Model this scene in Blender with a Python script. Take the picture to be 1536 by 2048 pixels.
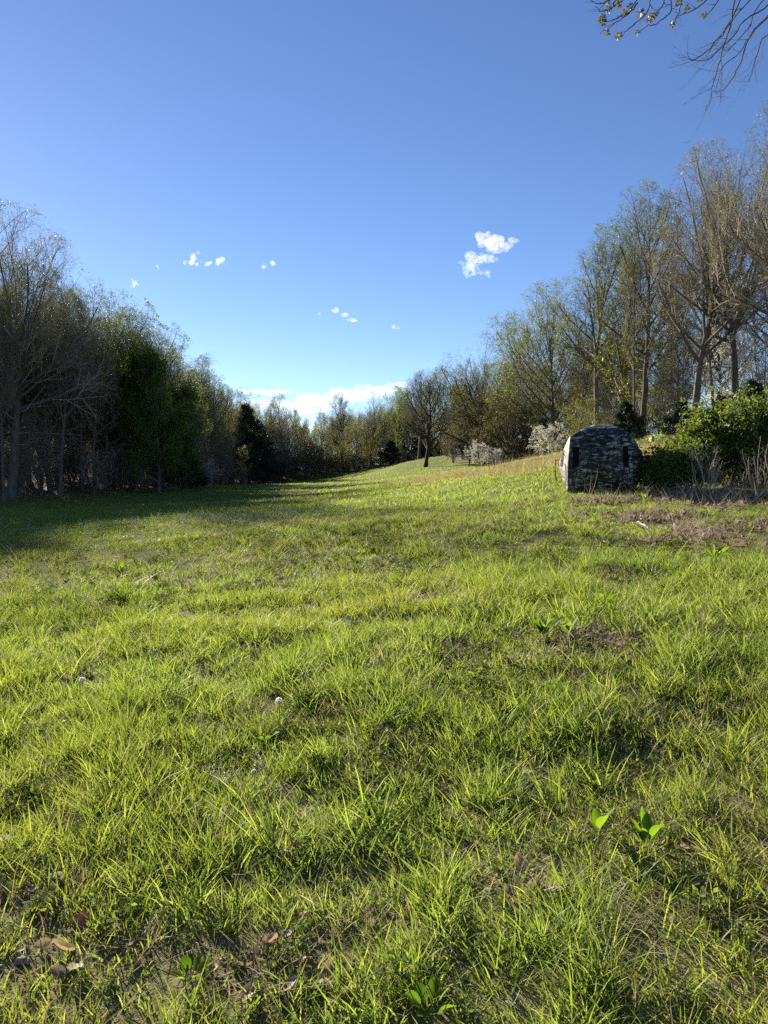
import bpy, bmesh, math
import numpy as np
from mathutils import Vector, Matrix

# ------------------------------------------------------------------ scene, camera, light
for o in list(bpy.data.objects):
    bpy.data.objects.remove(o)
scene = bpy.context.scene
COL = scene.collection
R = math.radians
FPX = 1538.0                      # focal length in pixels of the 1536x2048 photograph
EYE = 1.6
HORIZON = 960.0
PITCH = math.atan((1024 - HORIZON) / FPX)

cam_data = bpy.data.cameras.new("camera")
cam_data.sensor_fit = 'VERTICAL'
cam_data.sensor_height = 36.0
cam_data.lens = 36.0 * FPX / 2048.0
cam_data.clip_start = 0.05
cam_data.clip_end = 40000.0
cam = bpy.data.objects.new("camera", cam_data)
COL.objects.link(cam)
cam.location = (0, 0, EYE)
cam.rotation_euler = (R(90) - PITCH, 0, 0)
scene.camera = cam

SUN_AZ = -32.0                    # degrees from the view axis (+Y), left negative
SUN_EL = 20.5
sun_dir = Vector((math.sin(R(SUN_AZ)) * math.cos(R(SUN_EL)), math.cos(R(SUN_AZ)) * math.cos(R(SUN_EL)), math.sin(R(SUN_EL))))

world = bpy.data.worlds.new("World")
scene.world = world
world.use_nodes = True
wn = world.node_tree.nodes
wl = world.node_tree.links
wn.clear()
sky = wn.new('ShaderNodeTexSky')
sky.sky_type = 'NISHITA'
sky.sun_disc = False
sky.sun_elevation = R(SUN_EL)
sky.sun_rotation = R(SUN_AZ)
sky.altitude = 200
sky.air_density = 0.8
sky.dust_density = 0.03
sky.ozone_density = 2.2
bg = wn.new('ShaderNodeBackground')
bg.inputs['Strength'].default_value = 0.05
wo = wn.new('ShaderNodeOutputWorld')
hsv = wn.new('ShaderNodeHueSaturation')
hsv.inputs['Saturation'].default_value = 1.12
hsv.inputs['Hue'].default_value = 0.510
wl.new(sky.outputs[0], hsv.inputs['Color'])
wl.new(hsv.outputs[0], bg.inputs[0])
wl.new(bg.outputs[0], wo.inputs[0])

sun_data = bpy.data.lights.new("sun", 'SUN')
sun_data.energy = 5.0
sun_data.angle = R(0.53)
sun_data.color = (1.0, 0.90, 0.74)
sun = bpy.data.objects.new("sun", sun_data)
COL.objects.link(sun)
sun.rotation_euler = sun_dir.to_track_quat('Z', 'Y').to_euler()

scene.view_settings.view_transform = 'Standard'
scene.view_settings.look = 'None'
scene.view_settings.gamma = 1.0
scene.view_settings.use_curve_mapping = False
scene.view_settings.exposure = 1.72
scene.render.engine = 'CYCLES'
cy = scene.cycles
cy.max_bounces = 6
cy.diffuse_bounces = 3
cy.glossy_bounces = 1
cy.transmission_bounces = 4
cy.transparent_max_bounces = 8
cy.volume_bounces = 4
cy.sample_clamp_indirect = 6.0
cy.use_denoising = False
cy.caustics_reflective = False
cy.caustics_refractive = False

# ------------------------------------------------------------------ numeric helpers
rng = np.random.default_rng(7)


def nrm(a):
    return a / np.maximum(np.linalg.norm(a, axis=-1, keepdims=True), 1e-9)


def vnoise(x, y, seed=0):
    """smooth value noise in 0..1"""
    x = np.asarray(x, float); y = np.asarray(y, float)
    xi = np.floor(x).astype(np.int64); yi = np.floor(y).astype(np.int64)
    fx = x - xi; fy = y - yi
    fx = fx * fx * (3 - 2 * fx); fy = fy * fy * (3 - 2 * fy)

    def h(a, b):
        n = (a * 374761393 + b * 668265263 + seed * 974711) & 0x7fffffff
        n = ((n ^ (n >> 13)) * 1274126177) & 0x7fffffff
        return ((n ^ (n >> 16)) & 0xffff) / 65535.0
    a = h(xi, yi); b = h(xi + 1, yi); c = h(xi, yi + 1); d = h(xi + 1, yi + 1)
    return (a * (1 - fx) + b * fx) * (1 - fy) + (c * (1 - fx) + d * fx) * fy


# ------------------------------------------------------------------ terrain height
def world_at(x, y, D):
    """photo pixel and forward distance -> world point"""
    u = (x - 768) / FPX; v = (1024 - y) / FPX
    d = np.array([u, math.cos(PITCH) + v * math.sin(PITCH), -math.sin(PITCH) + v * math.cos(PITCH)])
    return np.array([0, 0, EYE]) + d * (D / d[1])


_cp = [(768, 2048, 2.12), (0, 2048, 2.2), (1536, 2048, 2.0),
       (768, 1600, 3.5), (0, 1600, 3.7), (1536, 1600, 3.25),
       (0, 1300, 7.1), (400, 1300, 6.4), (768, 1300, 5.7), (1200, 1300, 5.2), (1536, 1300, 5.0),
       (0, 1160, 12), (0, 1080, 20), (0, 1030, 35), (0, 998, 58),
       (330, 1110, 13), (330, 1040, 20), (330, 1012, 38), (330, 988, 72), (390, 978, 95),
       (560, 1085, 13), (560, 1018, 24), (560, 1000, 50), (560, 980, 85), (560, 968, 120), (590, 962, 165),
       (768, 1100, 11.5), (700, 1003, 30), (700, 987, 58), (700, 970, 95), (700, 957, 130), (660, 950, 170),
       (830, 1030, 18), (830, 980, 31), (830, 963, 50), (830, 954, 75), (830, 945, 105), (830, 921, 128), (800, 928, 150),
       (920, 985, 25), (920, 950, 45), (920, 940, 85), (900, 926, 118),
       (1100, 1120, 9.5), (1100, 1000, 17), (1100, 960, 25), (1100, 932, 40), (1100, 922, 65), (1020, 930, 90),
       (1300, 1120, 9.3), (1300, 1000, 17), (1200, 985, 19.4), (1300, 930, 27), (1300, 892, 36), (1300, 872, 50),
       (1536, 1120, 9.2), (1536, 1000, 16), (1536, 940, 24), (1536, 880, 36), (1536, 860, 50)]
_C = np.array([world_at(*c) for c in _cp])
_extra = np.array([(-2, 0, -0.05), (0, 0, 0.0), (2, 0, 0.12), (0, -6, -0.35), (-8, -4, -0.5), (8, -4, 0.4), (8, 6, 0.8),
                   (-10, 6, -0.2), (-30, -10, -0.8), (30, -10, 1.4), (-30, 30, -0.3), (-55, 30, 0.3), (-55, 60, 3.5), (-55, 100, 5.0),
                   (-55, 140, 5.0), (-70, 180, 10.0), (-85, 90, 13), (-85, 140, 13), (-90, 20, 3.0), (-20, 218, 9), (-45, 205, 9), (20, 205, 9), (35, 130, 7.5), (45, 70, 6.8),
                   (60, 30, 4.5), (90, 90, 9.0), (70, 180, 8.5), (0, -80, -2.0), (-90, -60, -2), (90, -60, 2.5), (25, 10, 1.6)])
_P = np.vstack([_C, _extra])


def _tps_k(r2):
    return 0.5 * r2 * np.log(np.maximum(r2, 1e-12))


def _fit():
    n = len(_P)
    xy = _P[:, :2]
    r2 = ((xy[:, None] - xy[None]) ** 2).sum(-1)
    K = _tps_k(r2) + np.eye(n) * 0.6
    A = np.hstack([np.ones((n, 1)), xy])
    M = np.block([[K, A], [A.T, np.zeros((3, 3))]])
    s = np.linalg.solve(M, np.concatenate([_P[:, 2], np.zeros(3)]))
    return s[:n], s[n:]


_w, _a = _fit()


def zf(x, y):
    x = np.asarray(x, float); y = np.asarray(y, float)
    shp = x.shape
    x = x.ravel().copy(); y = y.ravel().copy()
    xo, yo = x.copy(), y.copy()
    cx, cyy = 0.0, 70.0
    r = np.hypot(x - cx, y - cyy)
    k = np.minimum(1.0, 150.0 / np.maximum(r, 1e-6))
    x = cx + (x - cx) * k; y = cyy + (y - cyy) * k
    z = np.full(len(x), _a[0]) + _a[1] * x + _a[2] * y
    for i in range(0, len(x), 20000):
        q = slice(i, i + 20000)
        r2 = (x[q, None] - _P[None, :, 0]) ** 2 + (y[q, None] - _P[None, :, 1]) ** 2
        z[q] += _tps_k(r2) @ _w
    # natural unevenness
    d = np.hypot(xo, yo)
    z += 0.05 * (vnoise(xo * 1.3, yo * 1.3, 3) - .5) + 0.10 * (vnoise(xo * .45, yo * .45, 4) - .5) + 0.045 * (vnoise(xo * 3.1, yo * 3.1, 5) - .5)
    return z.reshape(shp)


def z1(x, y):
    return float(zf(np.array([x]), np.array([y]))[0])


def ground_at(px, py, dmax=200.0):
    """where the photo pixel's sight line meets the ground"""
    D = np.geomspace(1.2, dmax, 900)
    u = (px - 768) / FPX; v = (1024 - py) / FPX
    dy = math.cos(PITCH) + v * math.sin(PITCH)
    X = u * D / dy; Z = EYE + (-math.sin(PITCH) + v * math.cos(PITCH)) * D / dy
    g = zf(X, D)
    i = int(np.argmax(Z < g))
    if not (Z < g).any():
        i = len(D) - 1
    return float(X[i]), float(D[i]), float(g[i])


# ------------------------------------------------------------------ mesh and object helpers
def mesh_np(name, V, F, mats, smooth=False, mat_idx=None):
    """V (n,3); F list of (m,k) index arrays"""
    if not isinstance(F, list):
        F = [F]
    me = bpy.data.meshes.new(name)
    V = np.ascontiguousarray(V, dtype=np.float32)
    loops = np.concatenate([f.ravel() for f in F]).astype(np.int32)
    sizes = np.concatenate([np.full(len(f), f.shape[1], np.int32) for f in F])
    starts = np.concatenate([[0], np.cumsum(sizes)[:-1]]).astype(np.int32)
    me.vertices.add(len(V)); me.vertices.foreach_set('co', V.ravel())
    me.loops.add(len(loops)); me.loops.foreach_set('vertex_index', loops)
    me.polygons.add(len(sizes)); me.polygons.foreach_set('loop_start', starts)
    if mat_idx is not None:
        me.polygons.foreach_set('material_index', np.asarray(mat_idx, np.int32))
    me.update(calc_edges=True)
    me.validate()
    if smooth:
        me.polygons.foreach_set('use_smooth', np.ones(len(me.polygons), bool))
    for m in (mats if isinstance(mats, (list, tuple)) else [mats]):
        me.materials.append(m)
    return me


class Geo:
    """collects pieces of one mesh"""
    def __init__(s):
        s.V = []; s.F = {}; s.n = 0

    def add(s, V, F):
        s.V.append(np.asarray(V, float).reshape(-1, 3))
        for f in (F if isinstance(F, list) else [F]):
            f = np.asarray(f)
            if len(f):
                s.F.setdefault(f.shape[1], []).append(f + s.n)
        s.n += len(s.V[-1])

    def mesh(s, name, mat, smooth=False):
        return mesh_np(name, np.vstack(s.V), [np.vstack(v) for v in s.F.values()], mat, smooth)


def link(name, data, parent=None):
    o = bpy.data.objects.new(name, data)
    COL.objects.link(o)
    if parent is not None:
        o.parent = parent
    return o


def tag(o, label=None, cat=None, group=None, kind=None):
    if label: o['label'] = label
    if cat: o['category'] = cat
    if group: o['group'] = group
    if kind: o['kind'] = kind
    return o


def empty(name, loc, rz=0.0, scale=1.0):
    o = link(name, None)
    o.empty_display_size = 0.2
    o.location = loc
    o.rotation_euler = (0, 0, rz)
    o.scale = (scale, scale, scale) if not isinstance(scale, tuple) else scale
    return o


def tubes(P, Rd, sides):
    """P (N,S,3) polylines, Rd (N,S) radii"""
    N, S, _ = P.shape
    T = nrm(np.gradient(P, axis=1))
    ref = np.where((np.abs(T[:, :1, 2:3]) < .8), np.array([0, 0, 1.0]), np.array([1.0, 0, 0]))
    A = nrm(np.cross(T, np.broadcast_to(ref, T.shape)))
    B = np.cross(T, A)
    an = np.arange(sides) * 2 * math.pi / sides
    ring = A[:, :, None] * np.cos(an)[None, None, :, None] + B[:, :, None] * np.sin(an)[None, None, :, None]
    V = P[:, :, None] + Rd[:, :, None, None] * ring
    i = np.arange(N)[:, None, None] * S * sides
    j = np.arange(S - 1)[None, :, None] * sides
    k = np.arange(sides)[None, None, :]
    k2 = (k + 1) % sides
    a = i + j + k; b = i + j + k2
    F = np.stack([a, b, b + sides, a + sides], -1).reshape(-1, 4)
    return V.reshape(-1, 3), F


def ribbons(P, Rd):
    """flat strips for the finest twigs"""
    N, S, _ = P.shape
    T = nrm(np.gradient(P, axis=1))
    ref = rng.normal(0, 1, (N, 1, 3))
    A = nrm(np.cross(T, np.broadcast_to(ref, T.shape)))
    V = np.stack([P - A * Rd[..., None] * 1.15, P + A * Rd[..., None] * 1.15], 2)
    i = np.arange(N)[:, None] * S * 2 + np.arange(S - 1)[None] * 2
    F = np.stack([i, i + 1, i + 3, i + 2], -1).reshape(-1, 4)
    return V.reshape(-1, 3), F


def grow(g, P, Rd, n, t0, t1, ang, angj, lenfn, segs, up, wig, rr, rmin, tip=.35, angtop=1.0):
    """children branches along every parent polyline"""
    N, S = P.shape[:2]
    t = t0 + (t1 - t0) * (np.arange(n)[None] + g.random((N, n))) / n
    f = t * (S - 1)
    i = np.clip(np.floor(f).astype(int), 0, S - 2)
    w = (f - i)[..., None]
    rows = np.arange(N)[:, None]
    p = P[rows, i] * (1 - w) + P[rows, i + 1] * w
    T = nrm(P[rows, i + 1] - P[rows, i])
    rad = Rd[rows, i] * (1 - w[..., 0]) + Rd[rows, i + 1] * w[..., 0]
    ref = np.where(np.abs(T[..., 2:3]) < .9, np.array([0, 0, 1.0]), np.array([1.0, 0, 0]))
    A = nrm(np.cross(T, np.broadcast_to(ref, T.shape))); B = np.cross(T, A)
    az = 2.39996 * np.arange(n)[None] + g.random((N, 1)) * 6.28 + g.normal(0, .35, (N, n))
    an = ang * (1 + (angtop - 1) * (t - t0) / max(1e-6, t1 - t0)) + g.normal(0, angj, (N, n))
    d = T * np.cos(an)[..., None] + (A * np.cos(az)[..., None] + B * np.sin(az)[..., None]) * np.sin(an)[..., None]
    pl = np.linalg.norm(np.diff(P, axis=1), axis=-1).sum(1)[:, None]
    L = lenfn(t, pl) * g.uniform(.6, 1.25, (N, n))
    M = N * n
    p = p.reshape(M, 3); d = nrm(d.reshape(M, 3)); L = L.reshape(M); rad = rad.reshape(M)
    out = [p]
    for s in range(segs):
        d = nrm(d + np.array([0, 0, up]) + g.normal(0, wig, (M, 3)))
        p = p + d * (L / segs)[:, None]
        out.append(p)
    Q = np.stack(out, 1)
    r0 = np.maximum(rad * rr, rmin)
    prof = np.linspace(1, tip, segs + 1)[None]
    return Q, r0[:, None] * prof


def leaf_quads(g, P, n, size, jit, aspect=1.6, flat=0.0, hang=False, tmin=0.2, sizej=.35, tri=False):
    """n small rhombic leaves scattered along the polylines P"""
    N, S = P.shape[:2]
    r = g.integers(0, N, n)
    t = (tmin + (1 - tmin) * g.random(n)) * (S - 1)
    i = np.clip(t.astype(int), 0, S - 2)
    w = (t - i)[:, None]
    c = P[r, i] * (1 - w) + P[r, i + 1] * w + g.normal(0, jit, (n, 3))
    a = g.normal(0, 1, (n, 3))
    if hang:
        a = a * .35 + np.array([0, 0, -1.0])
    if flat:
        a[:, 2] *= (1 - flat)
    a = nrm(a)
    b = nrm(np.cross(a, g.normal(0, 1, (n, 3)) + (np.array([0, 0, 3.0]) if flat else 0)))
    s = size * np.exp(g.normal(0, sizej, n))[:, None]
    if tri:
        V = np.stack([c, c + a * s + b * s * .5 / aspect, c + a * s - b * s * .5 / aspect], 1)
        return V.reshape(-1, 3), np.arange(n * 3).reshape(n, 3)
    V = np.stack([c, c + a * s * .5 + b * s * .5 / aspect, c + a * s, c + a * s * .5 - b * s * .5 / aspect], 1)
    F = np.arange(n * 4).reshape(n, 4)
    return V.reshape(-1, 3), F


# ------------------------------------------------------------------ materials
def new_mat(name):
    m = bpy.data.materials.new(name)
    m.use_nodes = True
    m.node_tree.nodes.clear()
    return m, m.node_tree.nodes, m.node_tree.links


def ramp(nodes, stops):
    r = nodes.new('ShaderNodeValToRGB')
    e = r.color_ramp.elements
    while len(e) < len(stops):
        e.new(0.5)
    for k, (p, c) in enumerate(stops):
        e[k].position = p
        e[k].color = (*c, 1)
    return r


def leaf_mat(name, cols, trans=.5, tcol=None, rough=.5, spec=.25, inst=False, objvar=.12, dry=None, at_type='INSTANCER'):
    """cols: list of base colours picked per leaf; translucent when lit from behind"""
    m, N, L = new_mat(name)
    geo = N.new('ShaderNodeNewGeometry')
    rp = ramp(N, [(k / max(1, len(cols) - 1), c) for k, c in enumerate(cols)])
    L.new(geo.outputs['Random Per Island'], rp.inputs[0])
    col = rp.outputs[0]
    if inst:
        at = N.new('ShaderNodeAttribute'); at.attribute_type = at_type; at.attribute_name = 'tint'
        mx = N.new('ShaderNodeMix'); mx.data_type = 'RGBA'
        L.new(at.outputs['Fac'], mx.inputs[0])
        L.new(col, mx.inputs[6])
        mx.inputs[7].default_value = (*(dry or (.16, .15, .05)), 1)
        col = mx.outputs[2]
    elif objvar:
        oi = N.new('ShaderNodeObjectInfo')
        hs = N.new('ShaderNodeHueSaturation')
        mr = N.new('ShaderNodeMapRange')
        L.new(oi.outputs['Random'], mr.inputs[0])
        mr.inputs[3].default_value = 1 - objvar * 1.5; mr.inputs[4].default_value = 1 + objvar
        L.new(mr.outputs[0], hs.inputs['Value'])
        mr2 = N.new('ShaderNodeMapRange')
        ml = N.new('ShaderNodeMath'); ml.operation = 'MULTIPLY'; ml.inputs[1].default_value = 7.31
        fr = N.new('ShaderNodeMath'); fr.operation = 'FRACT'
        L.new(oi.outputs['Random'], ml.inputs[0]); L.new(ml.outputs[0], fr.inputs[0]); L.new(fr.outputs[0], mr2.inputs[0])
        mr2.inputs[3].default_value = .5 - objvar * .16; mr2.inputs[4].default_value = .5 + objvar * .16
        L.new(mr2.outputs[0], hs.inputs['Hue'])
        L.new(col, hs.inputs['Color'])
        col = hs.outputs[0]
    pb = N.new('ShaderNodeBsdfPrincipled')
    pb.inputs['Roughness'].default_value = rough
    pb.inputs['Specular IOR Level'].default_value = spec
    L.new(col, pb.inputs['Base Color'])
    tr = N.new('ShaderNodeBsdfTranslucent')
    if tcol:
        mm = N.new('ShaderNodeMix'); mm.data_type = 'RGBA'; mm.blend_type = 'MULTIPLY'; mm.inputs[0].default_value = 1
        L.new(col, mm.inputs[6]); mm.inputs[7].default_value = (*tcol, 1)
        L.new(mm.outputs[2], tr.inputs[0])
    else:
        L.new(col, tr.inputs[0])
    ms = N.new('ShaderNodeMixShader'); ms.inputs[0].default_value = trans
    L.new(pb.outputs[0], ms.inputs[1]); L.new(tr.outputs[0], ms.inputs[2])
    out = N.new('ShaderNodeOutputMaterial')
    L.new(ms.outputs[0], out.inputs[0])
    return m


def bark_mat(name, c1, c2, scale=6.0, bump=.4, stretch=.22):
    m, N, L = new_mat(name)
    tc = N.new('ShaderNodeTexCoord')
    mp = N.new('ShaderNodeMapping'); mp.inputs['Scale'].default_value = (scale, scale, scale * stretch)
    L.new(tc.outputs['Object'], mp.inputs[0])
    no = N.new('ShaderNodeTexNoise'); no.inputs['Scale'].default_value = 1.0; no.inputs['Detail'].default_value = 5; no.inputs['Roughness'].default_value = .65
    L.new(mp.outputs[0], no.inputs[0])
    rp = ramp(N, [(.3, c1), (.7, c2)])
    L.new(no.outputs[0], rp.inputs[0])
    oi = N.new('ShaderNodeObjectInfo')
    mr = N.new('ShaderNodeMapRange'); mr.inputs[3].default_value = .7; mr.inputs[4].default_value = 1.25
    L.new(oi.outputs['Random'], mr.inputs[0])
    hs = N.new('ShaderNodeHueSaturation'); L.new(mr.outputs[0], hs.inputs['Value']); L.new(rp.outputs[0], hs.inputs['Color'])
    pb = N.new('ShaderNodeBsdfPrincipled'); pb.inputs['Roughness'].default_value = .9; pb.inputs['Specular IOR Level'].default_value = .15
    L.new(hs.outputs[0], pb.inputs['Base Color'])
    bp = N.new('ShaderNodeBump'); bp.inputs['Strength'].default_value = bump; bp.inputs['Distance'].default_value = .03
    L.new(no.outputs[0], bp.inputs['Height']); L.new(bp.outputs[0], pb.inputs['Normal'])
    out = N.new('ShaderNodeOutputMaterial'); L.new(pb.outputs[0], out.inputs[0])
    return m


def plain_mat(name, col, rough=.7, spec=.2):
    m, N, L = new_mat(name)
    tc = N.new('ShaderNodeTexCoord')
    no = N.new('ShaderNodeTexNoise'); no.inputs['Scale'].default_value = 9; no.inputs['Detail'].default_value = 4
    L.new(tc.outputs['Object'], no.inputs[0])
    rp = ramp(N, [(.25, tuple(c * .75 for c in col)), (.75, tuple(min(1, c * 1.2) for c in col))])
    L.new(no.outputs[0], rp.inputs[0])
    pb = N.new('ShaderNodeBsdfPrincipled'); pb.inputs['Roughness'].default_value = rough; pb.inputs['Specular IOR Level'].default_value = spec
    L.new(rp.outputs[0], pb.inputs['Base Color'])
    out = N.new('ShaderNodeOutputMaterial'); L.new(pb.outputs[0], out.inputs[0])
    return m


BARK = bark_mat('bark_grey_brown', (.065, .055, .046), (.18, .155, .13))
BARK_D = bark_mat('bark_dark', (.04, .034, .030), (.11, .095, .080))
BARK_L = bark_mat('bark_pale', (.12, .105, .09), (.25, .225, .195))
TWIG = bark_mat('twig_brown', (.12, .10, .082), (.24, .205, .17), 3, .1)
TWIG_LIFT = bark_mat('twig_brightened', (.17, .145, .12), (.33, .285, .24), 3, .1)  # twig colour with extra brightness painted in to lift the shaded left wood
TWIG_D = bark_mat('twig_dark', (.045, .038, .032), (.09, .075, .062), 3, .1)
TWIG_L = bark_mat('twig_pale', (.22, .185, .15), (.40, .35, .30), 3, .1)

LF_LIGHT = leaf_mat('leaf_light_green', [(.085, .12, .030), (.12, .15, .045), (.15, .16, .06)], .55, (1.2, 1.15, .8))
LF_YG = leaf_mat('leaf_yellow_green', [(.085, .12, .022), (.125, .155, .030), (.16, .175, .045)], .58, (1.2, 1.1, .7))
LF_BUD = leaf_mat('bud_brown_orange', [(.12, .105, .045), (.13, .130, .048), (.12, .140, .048), (.17, .155, .085)], .5, (1.15, 1.1, .8))
LF_DARK = leaf_mat('leaf_deep_green', [(.060, .115, .022), (.09, .16, .030), (.13, .20, .042)], .6, (1.3, 1.2, .7))
LF_OLIVE = leaf_mat('leaf_olive', [(.080, .095, .026), (.115, .125, .034), (.15, .15, .050)], .55, (1.2, 1.1, .7))
LF_CONIF = leaf_mat('needle_dark', [(.018, .034, .014), (.030, .050, .020), (.042, .062, .026)], .2, None, .55)
LF_BRIGHT = leaf_mat('leaf_bright_spring', [(.12, .17, .026), (.17, .21, .035), (.20, .23, .05)], .55, (1.2, 1.15, .6))
LF_WHITE = leaf_mat('petal_white', [(.66, .64, .57), (.76, .74, .67), (.55, .55, .44)], .5)
LF_BUSH = leaf_mat('leaf_bush', [(.05, .095, .018), (.075, .13, .025), (.11, .165, .035), (.15, .20, .05)], .55, (1.35, 1.3, .5), .5, .3)

# ------------------------------------------------------------------ ground
PATCH_PX = [  # bare, littered patches: photo pixel centre, half sizes in metres, strength
    (1230, 1003, .8, .5, .8), (1330, 1000, 1.0, .55, 1.), (1460, 1000, 1.5, .8, 1.), (1300, 1038, .6, .5, .9), (1375, 1082, .7, .42, 1.),
    (1480, 1062, .75, .4, .8), (1190, 1285, .34, .50, 1.), (1380, 1275, .25, .15, .7), (1240, 1145, .3, .16, .6),
    (860, 1195, .22, .14, .8), (640, 1900, .22, .12, .8), (1340, 1820, .2, .10, .6), (240, 1660, .25, .12, .5), (90, 1790, .2, .12, .6),
    (560, 1950, .18, .10, .7), (1040, 1780, .20, .12, .6), (800, 1480, .25, .10, .5), (700, 1580, .22, .10, .5), (1430, 1440, .3, .12, .4),
    (120, 1460, .22, .10, .5), (800, 1370, .2, .1, .5), (1500, 1680, .2, .1, .4), (500, 1180, .4, .15, .4), (170, 1930, .15, .1, .6)]
PATCH = [(*ground_at(a, b)[:2], c, d, e) for a, b, c, d, e in PATCH_PX]


def bare(x, y):
    s = np.zeros_like(x)
    wob = 1 + 1.3 * (vnoise(x * 4.1, y * 4.1, 11) - .5) + .5 * (vnoise(x * 11, y * 11, 12) - .5)
    for (px, py, a, b, k) in PATCH:
        r = np.hypot((x - px) / a, (y - py) / b) * wob
        s = np.maximum(s, k * np.clip((1.25 - r) / .5, 0, 1))
    return s


def left_edge(y):
    return np.interp(y, [30, 52, 65, 80, 100, 130, 165, 190], [-37, -31, -26, -23.5, -24, -24, -22, -20])


def right_edge(y):
    return np.interp(y, [16, 22, 28, 40, 47, 60, 75, 90, 105, 118, 130, 150, 170, 190], [11, 13.5, 17, 20, 18.5, 17.5, 16.5, 15.5, 12.5, 10.5, 9.5, 5, -3, -12])


def make_ground():
    a = np.linspace(-1, 1, 221)
    xs = np.sinh(a * 6.2) / np.sinh(6.2) * 1500
    b = np.linspace(-.72, 1, 260)
    ys = np.sinh(b * 6.0) / np.sinh(6.0) * 1500 + 2.5
    X, Y = np.meshgrid(xs, ys)
    Z = zf(X, Y)
    far = np.clip((np.hypot(X, Y - 70) - 190) / 600, 0, 1)
    Z = Z - far * 6
    n, m = X.shape
    i = np.arange(n - 1)[:, None] * m + np.arange(m - 1)[None]
    F = np.stack([i, i + 1, i + m + 1, i + m], -1).reshape(-1, 4)
    V = np.stack([X, Y, Z], -1).reshape(-1, 3)
    mat, N, L = new_mat('meadow_ground')
    geo = N.new('ShaderNodeNewGeometry')
    n1 = N.new('ShaderNodeTexNoise'); n1.inputs['Scale'].default_value = .35; n1.inputs['Detail'].default_value = 6
    n2 = N.new('ShaderNodeTexNoise'); n2.inputs['Scale'].default_value = 9; n2.inputs['Detail'].default_value = 6; n2.inputs['Roughness'].default_value = .7
    L.new(geo.outputs['Position'], n1.inputs[0]); L.new(geo.outputs['Position'], n2.inputs[0])
    green = ramp(N, [(.25, (.075, .105, .022)), (.5, (.12, .15, .032)), (.8, (.17, .18, .055))])
    L.new(n1.outputs[0], green.inputs[0])
    soil = ramp(N, [(.3, (.07, .055, .036)), (.5, (.16, .125, .08)), (.75, (.29, .24, .16))])
    L.new(n2.outputs[0], soil.inputs[0])
    at = N.new('ShaderNodeAttribute'); at.attribute_name = 'bare'
    mix = N.new('ShaderNodeMix'); mix.data_type = 'RGBA'
    L.new(at.outputs['Fac'], mix.inputs[0]); L.new(green.outputs[0], mix.inputs[6]); L.new(soil.outputs[0], mix.inputs[7])
    at2 = N.new('ShaderNodeAttribute'); at2.attribute_name = 'straw'
    mix2 = N.new('ShaderNodeMix'); mix2.data_type = 'RGBA'
    L.new(at2.outputs['Fac'], mix2.inputs[0]); L.new(mix.outputs[2], mix2.inputs[6]); mix2.inputs[7].default_value = (.26, .21, .085, 1)
    pb = N.new('ShaderNodeBsdfPrincipled'); pb.inputs['Roughness'].default_value = .95; pb.inputs['Specular IOR Level'].default_value = .05
    L.new(mix2.outputs[2], pb.inputs['Base Color'])
    bp = N.new('ShaderNodeBump'); bp.inputs['Strength'].default_value = .8; bp.inputs['Distance'].default_value = .08
    L.new(n2.outputs[0], bp.inputs['Height']); L.new(bp.outputs[0], pb.inputs['Normal'])
    out = N.new('ShaderNodeOutputMaterial'); L.new(pb.outputs[0], out.inputs[0])
    me = mesh_np('meadow', V, F, mat, True)
    x = X.ravel(); y = Y.ravel()
    # bare soil near the camera shows only between blades; woodland floor is leaf litter
    near = np.clip((16 - np.hypot(x, y)) / 8, 0, 1) * .55
    wood = np.maximum(np.clip((left_edge(y) - x + 1.5) / 3, 0, 1), np.clip((x - right_edge(y) + 1) / 3, 0, 1)) * (np.hypot(x, y) > 10)
    b_ = np.clip(np.maximum.reduce([bare(x, y), near, wood]), 0, 1)
    A = me.attributes.new('bare', 'FLOAT', 'POINT'); A.data.foreach_set('value', b_.astype(np.float32))
    A = me.attributes.new('straw', 'FLOAT', 'POINT'); A.data.foreach_set('value', straw(x, y).astype(np.float32) * .8)
    o = link('meadow', me)
    tag(o, 'sloping green spring meadow between two woods', None, None, 'structure')
    return o


def straw(x, y):
    """golden dry grass band along the top of the near slope and below the right-hand wood"""
    band = np.zeros_like(x)
    for (cx, cy_, a, b) in [(4.0, 44, 4.5, 5.0), (9.5, 44, 4.5, 5.5), (15, 37, 4, 6), (9.0, 32, 5, 5), (13.5, 30, 2.5, 6)]:
        r = np.hypot((x - cx) / a, (y - cy_) / b)
        band = np.maximum(band, np.clip(1.2 - r, 0, 1))
    return np.clip(band * (.6 + .9 * vnoise(x * .5, y * .35, 21)), 0, 1) * .62


make_ground()

# ------------------------------------------------------------------ trees
PROTO = {}


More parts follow.
